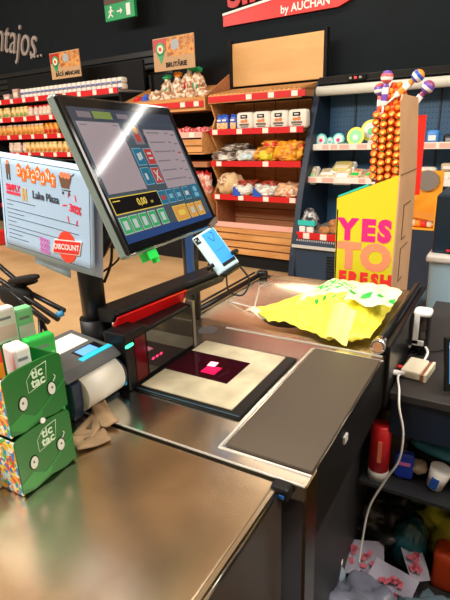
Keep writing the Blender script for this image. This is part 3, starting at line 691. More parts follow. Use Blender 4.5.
# ------------------------------------------------------------------ checkout counter
ct = thing('checkout_counter', 'long stainless steel checkout counter with dark panel and sunken packing area', 'checkout counter', (-.66, 1.05, 0))
CO = (-.66, 1.05, 0)
m_ = MB(CO); m_.bx(-1.16, -.330, .10, .726, .865, .90); fb = m_.build('front_table', steel, ct, bevel=.004)
m_ = MB(CO); m_.bx(-.330, -.322, .10, .726, .80, .899); m_.tube([(-.318, .10, .893), (-.318, .715, .893)], .004, 8); m_.build('edge_trim', steel_plate, fb)
m_ = MB(CO); m_.bx(-.322, -.316, .10, .72, .30, .885); m_.build('front_side_panel', mat('dark bronze panel', (.06, .045, .035), .25), ct)
m_ = MB(CO); m_.bx(-.335, -.296, .705, .735, .875, .906); m_.build('corner_cap', black, fb, bevel=.006)
m_ = MB(CO); m_.bx(-.322, -.304, .7035, .7055, .884, .892); m_.build('cap_stripe', mat('blue stripe', (.02, .15, .5), .3), fb)
m_ = MB(CO); m_.bx(-1.05, -.275, .736, 1.383, .865, .899); mp = m_.build('middle_plate', steel_plate, ct)
m_ = MB(CO); z0, z1 = .899, .9015
m_.bx(-1.05, -.278, .7365, .7405, z0, z1)             # near seam
m_.bx(-.489, -.484, .775, 1.345, z0, z1)             # between glass and panel
m_.bx(-.489, -.275, .771, .775, z0, z1)
m_.bx(-.484, -.270, 1.345, 1.352, z0, z1)
m_.bx(-.82, -.28, 1.378, 1.384, z0, z1)
m_.build('trim_strip', steel_trim, mp)
m_ = MB(CO); m_.bx(-.476, -.277, .782, 1.343, .899, .9055); m_.build('dark_panel', mat('dark brown panel', (.075, .058, .042), .42, spec=.4, noise=.1, nscale=2), ct, bevel=.002)
m_ = MB(CO); m_.tube([(-.865, 1.333, .899), (-.865, 1.333, .901)], .033, 24); m_.build('cable_hole_cover', mat('dark cover', (.06, .06, .065), .3), mp)
# side beneath the panel
m_ = MB(CO); m_.bx(-.280, -.272, .742, .800, .40, .897); m_.build('corner_post', mat('steel with orange reflection', (.30, .22, .14), .25, 1.0), ct)  # orange reflection on the stainless post put into its base colour
m_ = MB(CO); m_.bx(-.282, -.275, .80, 2.04, .72, .897); m_.build('side_panel', mat('black side panel', (.006, .006, .006), .45, spec=.25), ct)
m_ = MB(CO); m_.bx(-.275, -.270, .985, 1.01, .842, .860); m_.build('side_switch', grey_l, ct)
m_ = MB(CO); m_.bx(-1.0, -.345, .74, 2.0, .006, .865); m_.bx(-1.0, -.335, .14, .74, .006, .865); m_.build('cabinet_body', mat('dark counter carcass', (.02, .02, .022), .5), ct)
# packing area
m_ = MB(CO)
m_.bx(-.995, -.305, 1.386, 1.43, .868, .897)
m_.grid(lambda u, v: (-.99+u*.685, 1.43+v*.60, .895 - .035*math.sin(math.pi*min(1, u*1.15))**.8*math.sin(math.pi*min(1, .08+v))**.5), 16, 16)
m_.bx(-1.0, -.30, 2.028, 2.045, .80, .90)
m_.build('packing_tray', steel, ct)
m_ = MB(CO); m_.tube([(-.99, 1.66, .890), (-.84, 1.64, .886), (-.945, 1.90, .890), (-.92, 1.98, .892)], .003, 6); m_.build('tray_divider', steel_trim, ct)
m_ = MB(CO); m_.tube([(-1.0, 1.40, .905), (-1.0, 2.02, .905)], .012, 12); m_.tube([(-1.0, 1.40, .93), (-1.0, 1.96, .93)], .005, 8); m_.sup((-.985, 2.01, .912), (.05, .05, .04), 0, 3, 12, 8); m_.build('left_rail', black_metal, ct)
m_ = MB(CO); m_.bx(-1.0, -.27, 2.03, 2.05, .87, .905); m_.build('end_rail', steel, ct)
m_ = MB(CO); m_.bx(-.305, -.262, 1.40, 2.06, .72, .925); m_.tube([(-.296, 1.42, .93), (-.296, 2.05, .93)], .014, 12); m_.build('right_rail', black_metal, ct, bevel=.004)
m_ = MB(CO); m_.tube([(-.297, 1.385, .925), (-.297, 1.425, .925)], .022, 20); rc = m_.build('rail_end_cap', chrome, ct)
m_ = MB(CO); m_.tube([(-.297, 1.383, .925), (-.297, 1.385, .925)], .015, 16); m_.build('cap_centre', mat('amber cap', (.5, .25, .12), .3), rc)

# bagging carrier bag: crumpled yellow plastic
def bag_h(u, v):
    return (math.sin(u*9+v*4)*.5 + math.sin(v*13-u*5)*.35 + math.sin(u*23+v*17)*.2 + math.sin(u*31-v*27)*.12)
BO = (-.52, 1.70, .905)
cb = thing('carrier_bag', 'crumpled yellow plastic carrier bag with green print lying in the packing area', 'bag', BO)
near = [(-.775, 1.525), (-.70, 1.47), (-.62, 1.475), (-.53, 1.44), (-.46, 1.405), (-.39, 1.42), (-.335, 1.46)]
far = [(-.80, 1.56), (-.735, 1.66), (-.69, 1.78), (-.64, 1.90), (-.58, 2.00), (-.46, 2.01), (-.335, 1.98)]
def lerp(L, u):
    q = u*(len(L)-1); i = min(int(q), len(L)-2); f = q-i
    return (L[i][0]*(1-f)+L[i+1][0]*f, L[i][1]*(1-f)+L[i+1][1]*f)
def bag_surf(u, v):
    p, q = lerp(near, u), lerp(far, u)
    x, y = p[0]*(1-v)+q[0]*v, p[1]*(1-v)+q[1]*v
    env = (math.sin(math.pi*min(1, max(0, v)))**.45)*(min(1, u*1.7)**1.1)*(min(1, (1-u)*5+.45))
    z = .006 + env*(.028 + .030*v + .024*bag_h(u, v)) + .010*env*mnoise.noise(Vector((u*7, v*9, 0))) + .005*abs(math.sin(u*37+v*22+2*math.sin(v*9))) + .004*bag_h(v*2.3, u*2.1)
    return (x-BO[0]+.006*bag_h(v*2, u), y-BO[1]+.006*bag_h(u*3, v), max(.002, z))
def bag_m(u, v):
    k = u*.9 + v*.9
    if v > .60 and u > .35: return 1 if (.66 < v < .80 and .45 < u < .92 and math.sin(u*70+9*math.sin(v*40)) > -.1) else 2
    if .40 < v < .47 and .45 < u < .72 and math.sin(u*80) > .2: return 1
    return 0
m_ = MB(); m_.grid(bag_surf, 120, 80, 0, bag_m)
bagy = mat('yellow plastic film', (1.0, .88, .09), .3, spec=.5); bagp = mat('pale yellow green plastic', (.88, .90, .55), .3); bagg = mat('green bag print', (.02, .45, .08), .4)
sh = m_.build('crumpled_film', [bagy, bagg, bagp], cb)
so = sh.modifiers.new('thick', 'SOLIDIFY'); so.thickness = .0015
m_ = MB(); m_.grid(lambda u, v: (-.47+u*.075-BO[0], 1.40+v*.10-BO[1], .075+.012*math.sin(u*5)+.02*v - .065*(1-v)**1.2), 6, 6); fl = m_.build('handle_flap', mat('bright yellow film', (.95, .88, .20), .35), cb)
m_ = MB(); m_.grid(lambda u, v: (-.82+u*.12-BO[0], 1.52+v*.035-BO[1]-u*.03, .008+.01*math.sin(u*7)+.006*v), 8, 3); m_.build('loose_handle', mat('whitish film', (.85, .83, .70), .35), cb)
m_ = MB(); m_.grid(lambda u, v: (-.47+u*.16-BO[0], 1.60+v*.16-BO[1]-u*.02, .078+.010*math.sin(u*9+v*5)+.01*v), 8, 8, mfn=lambda u, v: 1 if (.35 < v < .6 and math.sin(u*30) > -.3) else 0)
mo = m_.build('printed_fold', [bagp, bagg], cb)

# ------------------------------------------------------------------ scanner
sc_ = thing('barcode_scanner', 'bioptic barcode scanner with steel platter, dark glass window and glowing green lamp', 'scanner', (-.66, 1.07, .90))
SO = (-.66, 1.07, .90)
m_ = MB(SO); m_.bx(-.822, -.498, .886, 1.248, .899, .906); m_.build('frame', black, sc_, bevel=.003)
m_ = MB(SO); m_.bx(-.812, -.530, .905, 1.236, .906, .9085); pl = m_.build('platter', mat('cream filmed platter', (.90, .82, .58), .22, .3, noise=.35, nscale=9, bump=.25, bscale=11), sc_)
m_ = MB(SO); m_.bx(-.812, -.605, 1.012, 1.150, .9085, .9095); gw = m_.build('glass_window', mat('dark red glass', (.03, .002, .006), .06, spec=.7), pl)
m_ = MB(SO); m_.box((-.70, 1.095, .9100), (.024, .028, .001), 0, rot=(0, 0, .1)); m_.build('laser_light', mat('laser glow', (1, .3, .4), .5, emit=(1, .25, .35), es=3), gw)
m_ = MB(SO); m_.box((-.685, 1.062, .9098), (.045, .045, .0006), 0); m_.build('laser_glow', mat('laser halo', (.5, .0, .05), .3, emit=(.9, .0, .08), es=.9), gw)
m_ = MB(SO); m_.bx(-.812, -.50, .887, .890, .906, .9075); m_.build('front_edge_strip', mat('blue grey edge', (.03, .09, .13), .3), sc_)  # thin blue grey strip along the near edge of the scanner
# tower
m_ = MB(SO)
m_.prism([(.872, .90), (1.19, .90), (1.19, 1.050), (.98, 1.050), (.955, 1.062), (.872, 1.062)], -.90, -.824, 'x'); to = m_.build('tower', black, sc_, bevel=.005)
m_ = MB(SO); m_.bx(-.824, -.821, .955, 1.175, .918, 1.042); m_.build('tower_window', mat('smoked glass', (.035, .028, .026), .05, spec=.9), to)
m_ = MB(SO); m_.bx(-.824, -.822, .905, .95, .915, 1.04); m_.build('red_glow_patch', mat('painted red glow', (.09, .002, .004), .2, spec=.3), to)  # red light on the tower face, painted as a dim red strip
m_ = MB(SO); m_.bx(-.845, -.819, 1.178, 1.192, .90, 1.060); m_.build('end_post', mat('grey brown trim', (.16, .13, .11), .3), to)
m_ = MB(SO); m_.sup((-.822, .885, 1.030), (.006, .034, .010), 0, 3, 12, 6); m_.build('status_lamp', mat('green lamp', (.1, .9, .5), .4, emit=(.05, 1, .5), es=1.3), to)
m_ = MB(SO)
for k in range(3): m_.sup((-.821, .975+k*.018, .955), (.003, .014, .008), 0, 2, 8, 6)
m_.build('red_diode', mat('pink diode', (.8, .05, .2), .4, emit=(1, .02, .12), es=1.2), to)
# slim paper between
m_ = MB(); m_.box((0, 0, .0), (.10, .17, .003), 0, rot=(0, R(-8), R(6)))
tag(m_.build('folded_paper', white, loc=(-.945, 1.0, 1.03)), 'white folded paper sticking out above the scanner tower', 'paper')

# rail with red underside between posts
hb = thing('sensor_bar', 'long black bar with glossy red underside running between the two posts', 'bar', (-.91, 1.17, 1.085))
HO = (-.91, 1.17, 1.085)
m_ = MB(); m_.prism([(-.055, -.005), (-.02, .022), (.05, .022), (.058, .012), (.040, -.012), (.0, -.02)], -.26, .25, 'y'); m_.build('housing', black, hb, bevel=.004, rot=(0, 0, R(-6)))
m_ = MB(); m_.prism([(.040, -.013), (.061, .002), (.061, .006), (.058, .0065), (.036, -.050), (.030, -.052)], -.255, .03, 'y'); m_.build('red_underside', mat('glossy red', (.80, .008, .01), .2), hb, rot=(0, 0, R(-6)))
m_ = MB(); m_.prism([(.040, -.013), (.061, .002), (.061, .006), (.058, .0065), (.036, -.030), (.032, -.032)], .03, .25, 'y'); m_.build('black_underside', black, hb, rot=(0, 0, R(-6)))

# posts
for nm, x, y, lab in (('support_post', -.98, .93, 'thick black post standing left of the scanner, nearer one'), ('support_post', -.985, 1.425, 'black post with blue side standing at the far end of the scanner')):
    t = thing(nm, lab, 'post', (x, y, .90))
    near_ = y < 1
    m_ = MB(); m_.tube([(0, 0, 0), (0, 0, .50)], .034 if near_ else .028, 20); m_.build('pole', black_metal, t)
    if near_:
        m_ = MB(); m_.tube([(0, 0, 0), (0, 0, .17)], .044, 20); m_.build('collar', black, t)
        m_ = MB(); m_.curve([(.03, .02, .48), (.06, .03, .40), (.055, .03, .33), (.03, .02, .27)], .004, 6); m_.curve([(.03, .02, .48), (.08, .05, .42), (.07, .05, .34), (.03, .02, .30)], .003, 6); m_.build('cable', black, t)
        m_ = MB(); m_.bx(-.02, .02, 0, .53, .46, .49); m_.build('cross_arm', black_metal, t)
    else:
        m_ = MB(); m_.bx(.004, .03, -.034, -.020, .10, .36); m_.build('blue_side', mat('blue post cover', (.01, .06, .20), .3), t)

# ------------------------------------------------------------------ till screen
mo = thing('till_monitor', 'large tilted till touchscreen showing green, orange and blue buttons', 'monitor', (-.682, .858, 1.477), (R(-24.207), R(1.543), R(97.037)))
W_, H_ = .42, .311
m_ = MB(); m_.bx(-W_/2+.012, W_/2, 0, .012, -H_/2+.003, H_/2+.003); m_.build('bezel', mat('screen bezel black', (.006, .006, .007), .1, spec=.5), mo, bevel=.006)
m_ = MB(); m_.bx(-W_/2+.011, W_/2+.001, .006, .024, -H_/2, H_/2+.005); m_.build('silver_casing', mat('grey green casing', (.22, .30, .29), .4), mo, bevel=.005)
m_ = MB(); m_.bx(-.13, .13, .027, .07, -.10, .09); m_.tube([(0, .07, 0), (0, .23, -.10)], .025, 12); m_.build('rear_housing', black, mo)
def scr(name, c, e=.6): return mat('screen '+name, tuple(q*.2 for q in c), .07, emit=c, es=e, spec=.5)
S = dict(bg=scr('slate', (.075, .10, .12)), pan=scr('mauve', (.40, .33, .36)), bar=scr('dark bar', (.06, .07, .10)), tag=scr('olive', (.22, .30, .08)), blk=scr('black', (.012, .01, .01)), yel=scr('yellow', (.85, .62, .10)), blue=scr('blue', (.03, .17, .28)), lb=scr('light blue', (.20, .45, .60)), red=scr('red', (.50, .06, .05)), grn=scr('green', (.05, .42, .14)), org=scr('orange', (.75, .36, .08)), pale=scr('pale', (.55, .62, .62)), dbl=scr('deep blue', (.03, .07, .22)), ltx=scr('text grey', (.22, .19, .22)))
keys = list(S); mats_ = [S[k] for k in keys]; ix = {k: i for i, k in enumerate(keys)}
m_ = MB(); L = [0]
def rc_(x0, x1, z0, z1, c, lv=1): m_.bx(x0, x1, -.0004-.0004*lv, -.0002, z0, z1, ix[c])
m_.bx(-.186, .186, -.0004, .0, -.133, .134, ix['bg'])
rc_(-.186, .186, .108, .134, 'bar', 0.5); rc_(-.165, -.125, .114, .126, 'ltx'); rc_(-.118, -.058, .113, .128, 'tag'); rc_(-.04, .0, .116, .126, 'ltx')
rc_(-.186, .186, -.133, -.118, 'dbl')
rc_(-.178, -.046, -.036, .106, 'pan')
rc_(-.17, -.15, .099, .101, 'ltx', 2); rc_(-.07, -.052, .099, .101, 'ltx', 2)
rc_(.036, .176, -.043, .094, 'pan'); rc_(.036, .176, .094, .106, 'bar')
for k in range(6):
    z = .085 - k*.022; rc_(.045, .10+.01*(k % 3), z, z+.003, 'ltx', 2); rc_(.125, .14, z, z+.003, 'ltx', 2); rc_(.15, .168, z-.004, z-.001, 'red' if k == 2 else 'ltx', 2)
rc_(-.012, .022, .060, .106, 'ltx'); m_.disc(.005, .093, .008, .009, -.0016, -.0004, ix['org'], 12); rc_(-.004, .014, .066, .083, 'red', 2)
for x in (-.030, .031):
    for z in (.095, .072): rc_(x-.006, x+.006, z-.008, z+.008, 'bar')
for (x, z, c) in ((-.022, .033, 'blue'), (.019, .032, 'red'), (-.024, -.010, 'blue'), (.015, -.011, 'red')):
    rc_(x-.0165, x+.0165, z-.019, z+.019, 'lb'); rc_(x-.0150, x+.0150, z-.0175, z+.0175, c, 2)
rc_(-.029, -.020, .025, .040, 'pale', 3); rc_(-.018, -.012, .028, .042, 'pale', 3); rc_(.012, .027, .037, .041, 'pale', 3); rc_(.012, .027, .026, .030, 'pale', 3); rc_(-.032, -.024, -.018, -.004, 'pale', 3)
for sg in (1, -1):
    m_.prism([(.015-.010, -.011-sg*.012), (.015-.006, -.011-sg*.012), (.015+.010, -.011+sg*.012), (.015+.006, -.011+sg*.012)], -.0018, -.0004, 'y', ix['pale'])
rc_(-.184, -.014, -.077, -.043, 'yel'); rc_(-.182, -.016, -.075, -.045, 'blk', 2)
m_.text('0,00', .020, -.085, -.060, -.0014, ix['yel'], ext=.0003, bold=.0004); m_.text('LEI', .007, -.05, -.064, -.0014, ix['yel'], ext=.0003); rc_(-.178, -.155, -.052, -.050, 'yel', 3)
for (x, c) in ((-.000, 'red'), (.034, 'lb'), (.070, 'lb'), (.110, 'pale')):
    rc_(x-.0145, x+.0145, -.076, -.045, 'lb'); rc_(x-.013, x+.013, -.0745, -.0465, 'blue', 2); rc_(x-.008, x+.008, -.066, -.056, c, 3)
rc_(.132, .176, -.078, -.040, 'blue'); m_.disc(.155, -.055, .009, .007, -.0018, -.0004, ix['lb'], 12); rc_(.145, .165, -.074, -.064, 'lb', 3)
for x in (-.168, -.136, -.103, -.069, -.031):
    rc_(x-.0145, x+.0145, -.116, -.082, 'pale'); rc_(x-.013, x+.013, -.1145, -.0835, 'grn', 2); rc_(x-.007, x+.006, -.108, -.090, 'pale', 3)
rc_(.018, .080, -.120, -.084, 'yel'); rc_(.020, .078, -.118, -.086, 'org', 2); rc_(.035, .065, -.108, -.096, 'yel', 3)
for x in (.103, .143): rc_(x-.0175, x+.0175, -.120, -.086, 'yel'); rc_(x-.016, x+.016, -.1185, -.0875, 'org', 2); rc_(x-.007, x+.007, -.110, -.096, 'pale', 3)
m_.build('touchscreen', mats_, mo)
m_ = MB(); m_.box((-.11, .02, -.165), (.035, .02, .018)); m_.box((-.095, .02, -.177), (.012, .01, .012)); m_.build('green_tag', mat('neon green tag', (.02, .75, .10), .4), mo)
m_ = MB(); m_.box((.175, -.002, -.147), (.05, .003, .012), 0, rot=(0, R(-15), 0)); m_.build('corner_sticker', mat('brown grey sticker', (.16, .12, .10), .5), mo)

# ------------------------------------------------------------------ DISCOUNT sheet
pa = thing('discount_notice', 'pale blue printed paper notice headed DISCOUNT hanging left of the till screen', 'notice', (-.833, .692, 1.409), (R(-2.479), R(5.627), R(-4.670)))
paper = mat('pale blue paper', (.42, .62, .88), .5)
m_ = MB(); m_.grid(lambda u, v: (-.1485+u*.297, -.002, -.105+v*.21), 24, 8); sh = m_.build('sheet', paper, pa); so = sh.modifiers.new('thick', 'SOLIDIFY'); so.thickness = .001; so.offset = 1
m_ = MB(); m_.grid(lambda u, v: (.06+u*.094, .006+u*.008, -.112+v*.212), 6, 6); sh2 = m_.build('rear_sheet', mat('pale lilac paper', (.50, .60, .88), .5), pa); so = sh2.modifiers.new('thick', 'SOLIDIFY'); so.thickness = .001
m_ = MB(); m_.grid(lambda u, v: (-.06+u*.12, .010, -.125+v*.04 - u*.008), 4, 3); sh3 = m_.build('lower_sheet', paper, pa); so = sh3.modifiers.new('thick', 'SOLIDIFY'); so.thickness = .001
yy = -.0035
ink = mat('notice ink', (.05, .07, .12), .6); brown_i = mat('brown ink', (.16, .08, .05), .6); orange_i = mat('orange ink', (.90, .20, .02), .5); pinkred = mat('pink red ink', (.85, .04, .10), .5); lil = mat('lilac ink', (.70, .20, .65), .5); tan_i = mat('tan ink', (.65, .45, .18), .5)
m_ = MB()
for (x0, x1, z0, z1) in ((-.142, .138, .0935, .0945), (-.142, .138, -.0945, -.0935), (-.142, -.141, -.094, .094), (.137, .138, -.094, .094)): m_.bx(x0, x1, yy, yy+.0008, z0, z1, 0)
for k, l in enumerate((.10, .02, .235, .06, .235, .03, .225, .12, .05, .07)):
    z = .006-k*.0092; m_.bx(-.13, -.13+l, yy, yy+.0008, z, z+.0011, 0)
for k, ch in enumerate('DISCOUNT'):
    x = -.078 + k*.0158; z = .069 + (.004 if k % 2 == 0 else -.004)
    m_.bx(x-.0072, x+.0072, yy-.0004, yy+.0008, z-.012, z+.009, 1); m_.prism([(x-.0072, z+.009), (x+.0072, z+.009), (x, z+.016)], yy-.0004, yy+.0008, 'y', 1)
    m_.text(ch, .019, x, z-.001, yy-.0006, 2, ext=.0003, bold=.0003, sx=.85)
m_.text('SIMPLY', .0175, -.103, .034, yy-.0004, 3, ext=.0003, bold=.0007, sx=.9); m_.bx(-.128, -.079, yy-.0004, yy+.0008, .020, .0255, 3)
for x in (-.069, -.059): m_.bx(x-.003, x+.003, yy-.0004, yy+.0008, .012, .038, 4)
m_.prism([(-.066, .030), (-.062, .030), (-.060, .020), (-.064, .020)], yy-.0004, yy+.0008, 'y', 4)
m_.text('Lake Plaza', .0215, .006, .029, yy-.0004, 0, ext=.0003, bold=.0004, sx=.95)
m_.text('30%', .021, .096, .018, yy-.0004, 3, ext=.0003, bold=.0006, rot=-.12)
for (x, z, r_) in ((.078, .045, .3), (.098, .040, -.3), (.075, -.004, -.3), (.100, -.008, .3), (.065, .022, 1.4)):
    m_.box((x, yy+.0004, z), (.003, .001, .012), 3, rot=(0, r_, 0))
# shopping cart and little figure
m_.prism([(.050, .078), (.088, .078), (.080, .056), (.058, .056)], yy-.0004, yy+.0008, 'y', 5)
for k in range(3): m_.disc(.060+k*.010, .080, .006, .006, yy-.0008, yy+.0008, 6, 10)
m_.tube([(.088, yy, .080), (.096, yy, .086)], .0009, 5, 0); m_.tube([(.058, yy, .052), (.084, yy, .052)], .0009, 5, 0); m_.disc(.062, .046, .003, .003, yy-.0004, yy+.0008, 0, 8); m_.disc(.080, .046, .003, .003, yy-.0004, yy+.0008, 0, 8)
m_.disc(-.117, .086, .005, .005, yy-.0004, yy+.0008, 6, 10); m_.bx(-.124, -.110, yy-.0004, yy+.0008, .062, .082, 5); m_.bx(-.123, -.119, yy-.0004, yy+.0008, .050, .062, 0); m_.bx(-.114, -.110, yy-.0004, yy+.0008, .050, .062, 0)
for k in range(3): m_.text('SOLD', .0125, -.004, -.062-k*.0115, yy-.0004, 7, ext=.0003, bold=.0006, rot=-.06)
# starburst stamp
m_.disc(.068, -.062, .030, .033, yy-.0004, yy+.0008, 8, 14)
pts = [(.022, -.082), (.030, -.052), (.114, -.042), (.106, -.072)]
m_.prism(pts, yy-.0012, yy+.0008, 'y', 2); pts = [(.0245, -.0805), (.0315, -.054), (.1115, -.0440), (.1045, -.0705)]; m_.prism(pts, yy-.0016, yy+.0008, 'y', 9)
m_.text('DISCOUNT', .0155, .068, -.0625, yy-.0018, 2, ext=.0003, bold=.0003, rot=.125)
m_.build('print', [ink, orange_i, mat('white ink', (.9, .9, .9), .5), pinkred, tan_i, brown_i, salmon, lil, mat('stamp red', (.85, .06, .03), .5), mat('stamp red 2', (.75, .03, .03), .5)], pa)
m_ = MB(); m_.box((.0, .015, .10), (.10, .02, .012)); m_.box((.0, .10, .095), (.02, .17, .012)); m_.build('holder_clip', black, pa)

# ------------------------------------------------------------------ phone terminal in bracket
phn = thing('phone_terminal', 'small pale blue phone terminal with bright blue screen clamped under the till screen', 'phone', (-.718, 1.164, 1.235), (R(-39.943), R(-25.879), R(50.779)))
m_ = MB(); m_.bx(-.036, .036, 0, .010, -.068, .068); m_.build('body', mat('pale blue phone', (.50, .72, .80), .25), phn, bevel=.004)
m_ = MB(); m_.bx(-.008, .033, -.001, 0, -.048, .060, 0); m_.bx(-.008, .033, -.0012, 0, -.056, -.046, 1); m_.curve([(.004, -.002, .045), (.012, -.002, .025), (.022, -.002, .045), (.016, -.002, .055)], .0007, 5, 2); m_.bx(.0, .025, -.0015, 0, -.006, -.005, 2)
m_.build('display', [mat('phone blue', (.02, .2, .6), .2, emit=(.05, .32, .80), es=.8), black, mat('phone ink', (.01, .05, .2), .4)], phn)
m_ = MB(); m_.bx(-.034, -.020, -.001, 0, .040, .062, 0); m_.disc(-.030, .055, .003, .003, -.002, 0, 1, 10); m_.disc(-.024, .048, .003, .003, -.002, 0, 1, 10); m_.build('camera_bump', [black, grey], phn)
hd = thing('phone_holder', 'black clamp bracket with wire loop holding the small phone', 'bracket', (-.718, 1.164, 1.235), (R(-39.943), R(-25.879), R(50.779)))
m_ = MB(); m_.bx(-.030, .030, .011, .020, -.06, .045); m_.tube([(0, .02, 0), (-.02, .10, .0)], .011, 10); m_.build('back_plate', black, hd, bevel=.003)
for sg in (-1, 1):
    m_ = MB(); m_.curve([(sg*.02, .016, -.035), (sg*.045, .012, -.037), (sg*.046, -.006, -.038), (sg*.030, -.010, -.038)], .006, 8); m_.build('clamp_arm', black, hd)
m_ = MB(); m_.bx(-.025, .03, -.006, .018, -.080, -.070); m_.build('foot_rest', black, hd, bevel=.002)
m_ = MB(); m_.curve([(-.01, .012, -.07), (-.035, .012, -.12), (-.008, .02, -.15), (.03, .012, -.125), (.032, .012, -.075)], .0028, 6); m_.build('wire_loop', black_metal, hd)

# ------------------------------------------------------------------ receipt printer
PX = R(0)
pr = thing('label_printer', 'dark grey blue printer with lit display and a white paper roll at its front', 'printer', (-.93, .775, .90))
PO = (-.93, .775, .90)
m_ = MB(PO); m_.prism([(-1.02, .90), (-.855, .90), (-.850, .998), (-.868, 1.012), (-1.02, 1.035)], .69, .868, 'y'); m_.build('body', mat('dark slate blue plastic', (.035, .06, .10), .4), pr, bevel=.008)
m_ = MB(PO); m_.prism([(-1.022, 1.030), (-.845, 1.003), (-.838, 1.010), (-.862, 1.028), (-1.02, 1.048)], .685, .873, 'y'); m_.build('top_cover', mat('grey plastic cover', (.10, .105, .11), .4), pr, bevel=.005)
def onlid(u0, u1, y0, y1, h): return [(-.862-u*.158*1.0, 1.028+u*.020+h) for u in (u0, u1)]
m_ = MB(PO); a_, b_ = onlid(.02, .36, 0, 0, .0012); m_.prism([a_, b_, (b_[0], b_[1]-.003), (a_[0], a_[1]-.003)], .775, .855, 'y'); dp = m_.build('display_frame', black_gloss, pr)
a_, b_ = onlid(.02, .12, 0, 0, .002); m_ = MB(PO); m_.prism([a_, b_, (b_[0], b_[1]-.003), (a_[0], a_[1]-.003)], .762, .868, 'y', 0); m_.build('cyan_key_strip', mat('cyan keys', (.02, .4, .5), .3, emit=(.03, .45, .6), es=.7), pr)
a_, b_ = onlid(.13, .33, 0, 0, .002); m_ = MB(PO); m_.prism([a_, b_, (b_[0], b_[1]-.003), (a_[0], a_[1]-.003)], .782, .835, 'y', 0); m_.build('lit_display', mat('printer display', (.1, .3, .7), .3, emit=(.12, .32, .85), es=.9), dp)
a_, b_ = onlid(.45, .85, 0, 0, .002); m_ = MB(PO); m_.prism([a_, b_, (b_[0], b_[1]-.003), (a_[0], a_[1]-.003)], .745, .85, 'y', 0); m_.build('white_label', white, pr)
m_ = MB(PO); m_.tube([(-.862, .722, .960), (-.862, .850, .960)], .048, 28); rl = m_.build('paper_roll', mat('roll paper', (.80, .77, .70), .5), pr)
m_ = MB(PO); m_.tube([(-.862, .7195, .960), (-.862, .722, .960)], .018, 14); m_.build('roll_core', card, rl)
m_ = MB(PO); m_.prism([(-.87, .905), (-.842, .905), (-.835, .94), (-.835, 1.0), (-.87, 1.0)], .692, .722, 'y'); m_.build('roll_cheek', mat('navy side cheek', (.02, .03, .06), .35), pr, bevel=.004)
m_ = MB(PO); m_.tube([(-.862, .851, .958), (-.862, .862, .958)], .044, 20); m_.build('roll_holder', mat('navy side cheek', (.02, .03, .06), .35), pr)
m_ = MB(PO); m_.bx(-.838, -.826, .858, .866, .955, .975); m_.build('amber_window', mat('amber plastic', (.6, .32, .12), .4), pr)
m_ = MB(PO); m_.bx(-.838, -.826, .858, .866, .925, .940); m_.build('blue_window', mat('blue plastic lens', (.02, .25, .5), .4), pr)

# sachets
sac = mat('brown sachet paper', (.42, .27, .15), .6, noise=.3, nscale=14)
for k, (x, y, z, rz, sx, sy, lab) in enumerate(((-.792, .700, .904, .35, .05, .10, 'brown paper sachet lying under the corner of the printer'), (-.752, .655, .904, -.5, .055, .075, 'brown sachet with dark writing nearest the green candy box'), (-.800, .745, .908, 1.0, .04, .12, 'brown sachet on top of the others beside the printer'))):
    t = thing('paper_sachet', lab, 'sachet', (x, y, z), (0, 0, rz), 'brown sachets by the printer')
    m_ = MB(); m_.grid(lambda u, v: ((u-.5)*sx, (v-.5)*sy, .003*math.sin(u*7+v*5+k)+.002), 8, 8); sb = m_.build('sachet_body', sac, t); so = sb.modifiers.new('thick', 'SOLIDIFY'); so.thickness = .004
    m_ = MB(); m_.bx(-sx*.15, sx*.15, -sy*.2, sy*.15, .0050, .0056); m_.build('dark_print', mat('dark sachet print', (.14, .09, .06), .6), t)

# ------------------------------------------------------------------ green candy boxes
multi = mat('coloured sweets print', (.85, .7, .5), .5)
def multi_nodes():
    nt = multi.node_tree; b = nt.nodes['Principled BSDF']
    tc = nt.nodes.new('ShaderNodeTexCoord'); vo = nt.nodes.new('ShaderNodeTexVoronoi'); vo.inputs['Scale'].default_value = 125
    rp = nt.nodes.new('ShaderNodeValToRGB'); rp.color_ramp.interpolation = 'CONSTANT'
    cols = [(0, (.8, .05, .03)), (.18, (.9, .75, .1)), (.34, (.85, .82, .75)), (.5, (.05, .25, .6)), (.62, (.9, .4, .05)), (.78, (.5, .75, .85)), (.9, (.1, .45, .12))]
    e = rp.color_ramp.elements; e[0].color = (*cols[0][1], 1); e[1].position = cols[1][0]; e[1].color = (*cols[1][1], 1)
    for p, c in cols[2:]: q = e.new(p); q.color = (*c, 1)
    sep = nt.nodes.new('ShaderNodeSeparateColor')
    nt.links.new(tc.outputs['Object'], vo.inputs['Vector']); nt.links.new(vo.outputs['Color'], sep.inputs[0]); nt.links.new(sep.outputs[0], rp.inputs[0]); nt.links.new(rp.outputs[0], b.inputs['Base Color'])
multi_nodes()
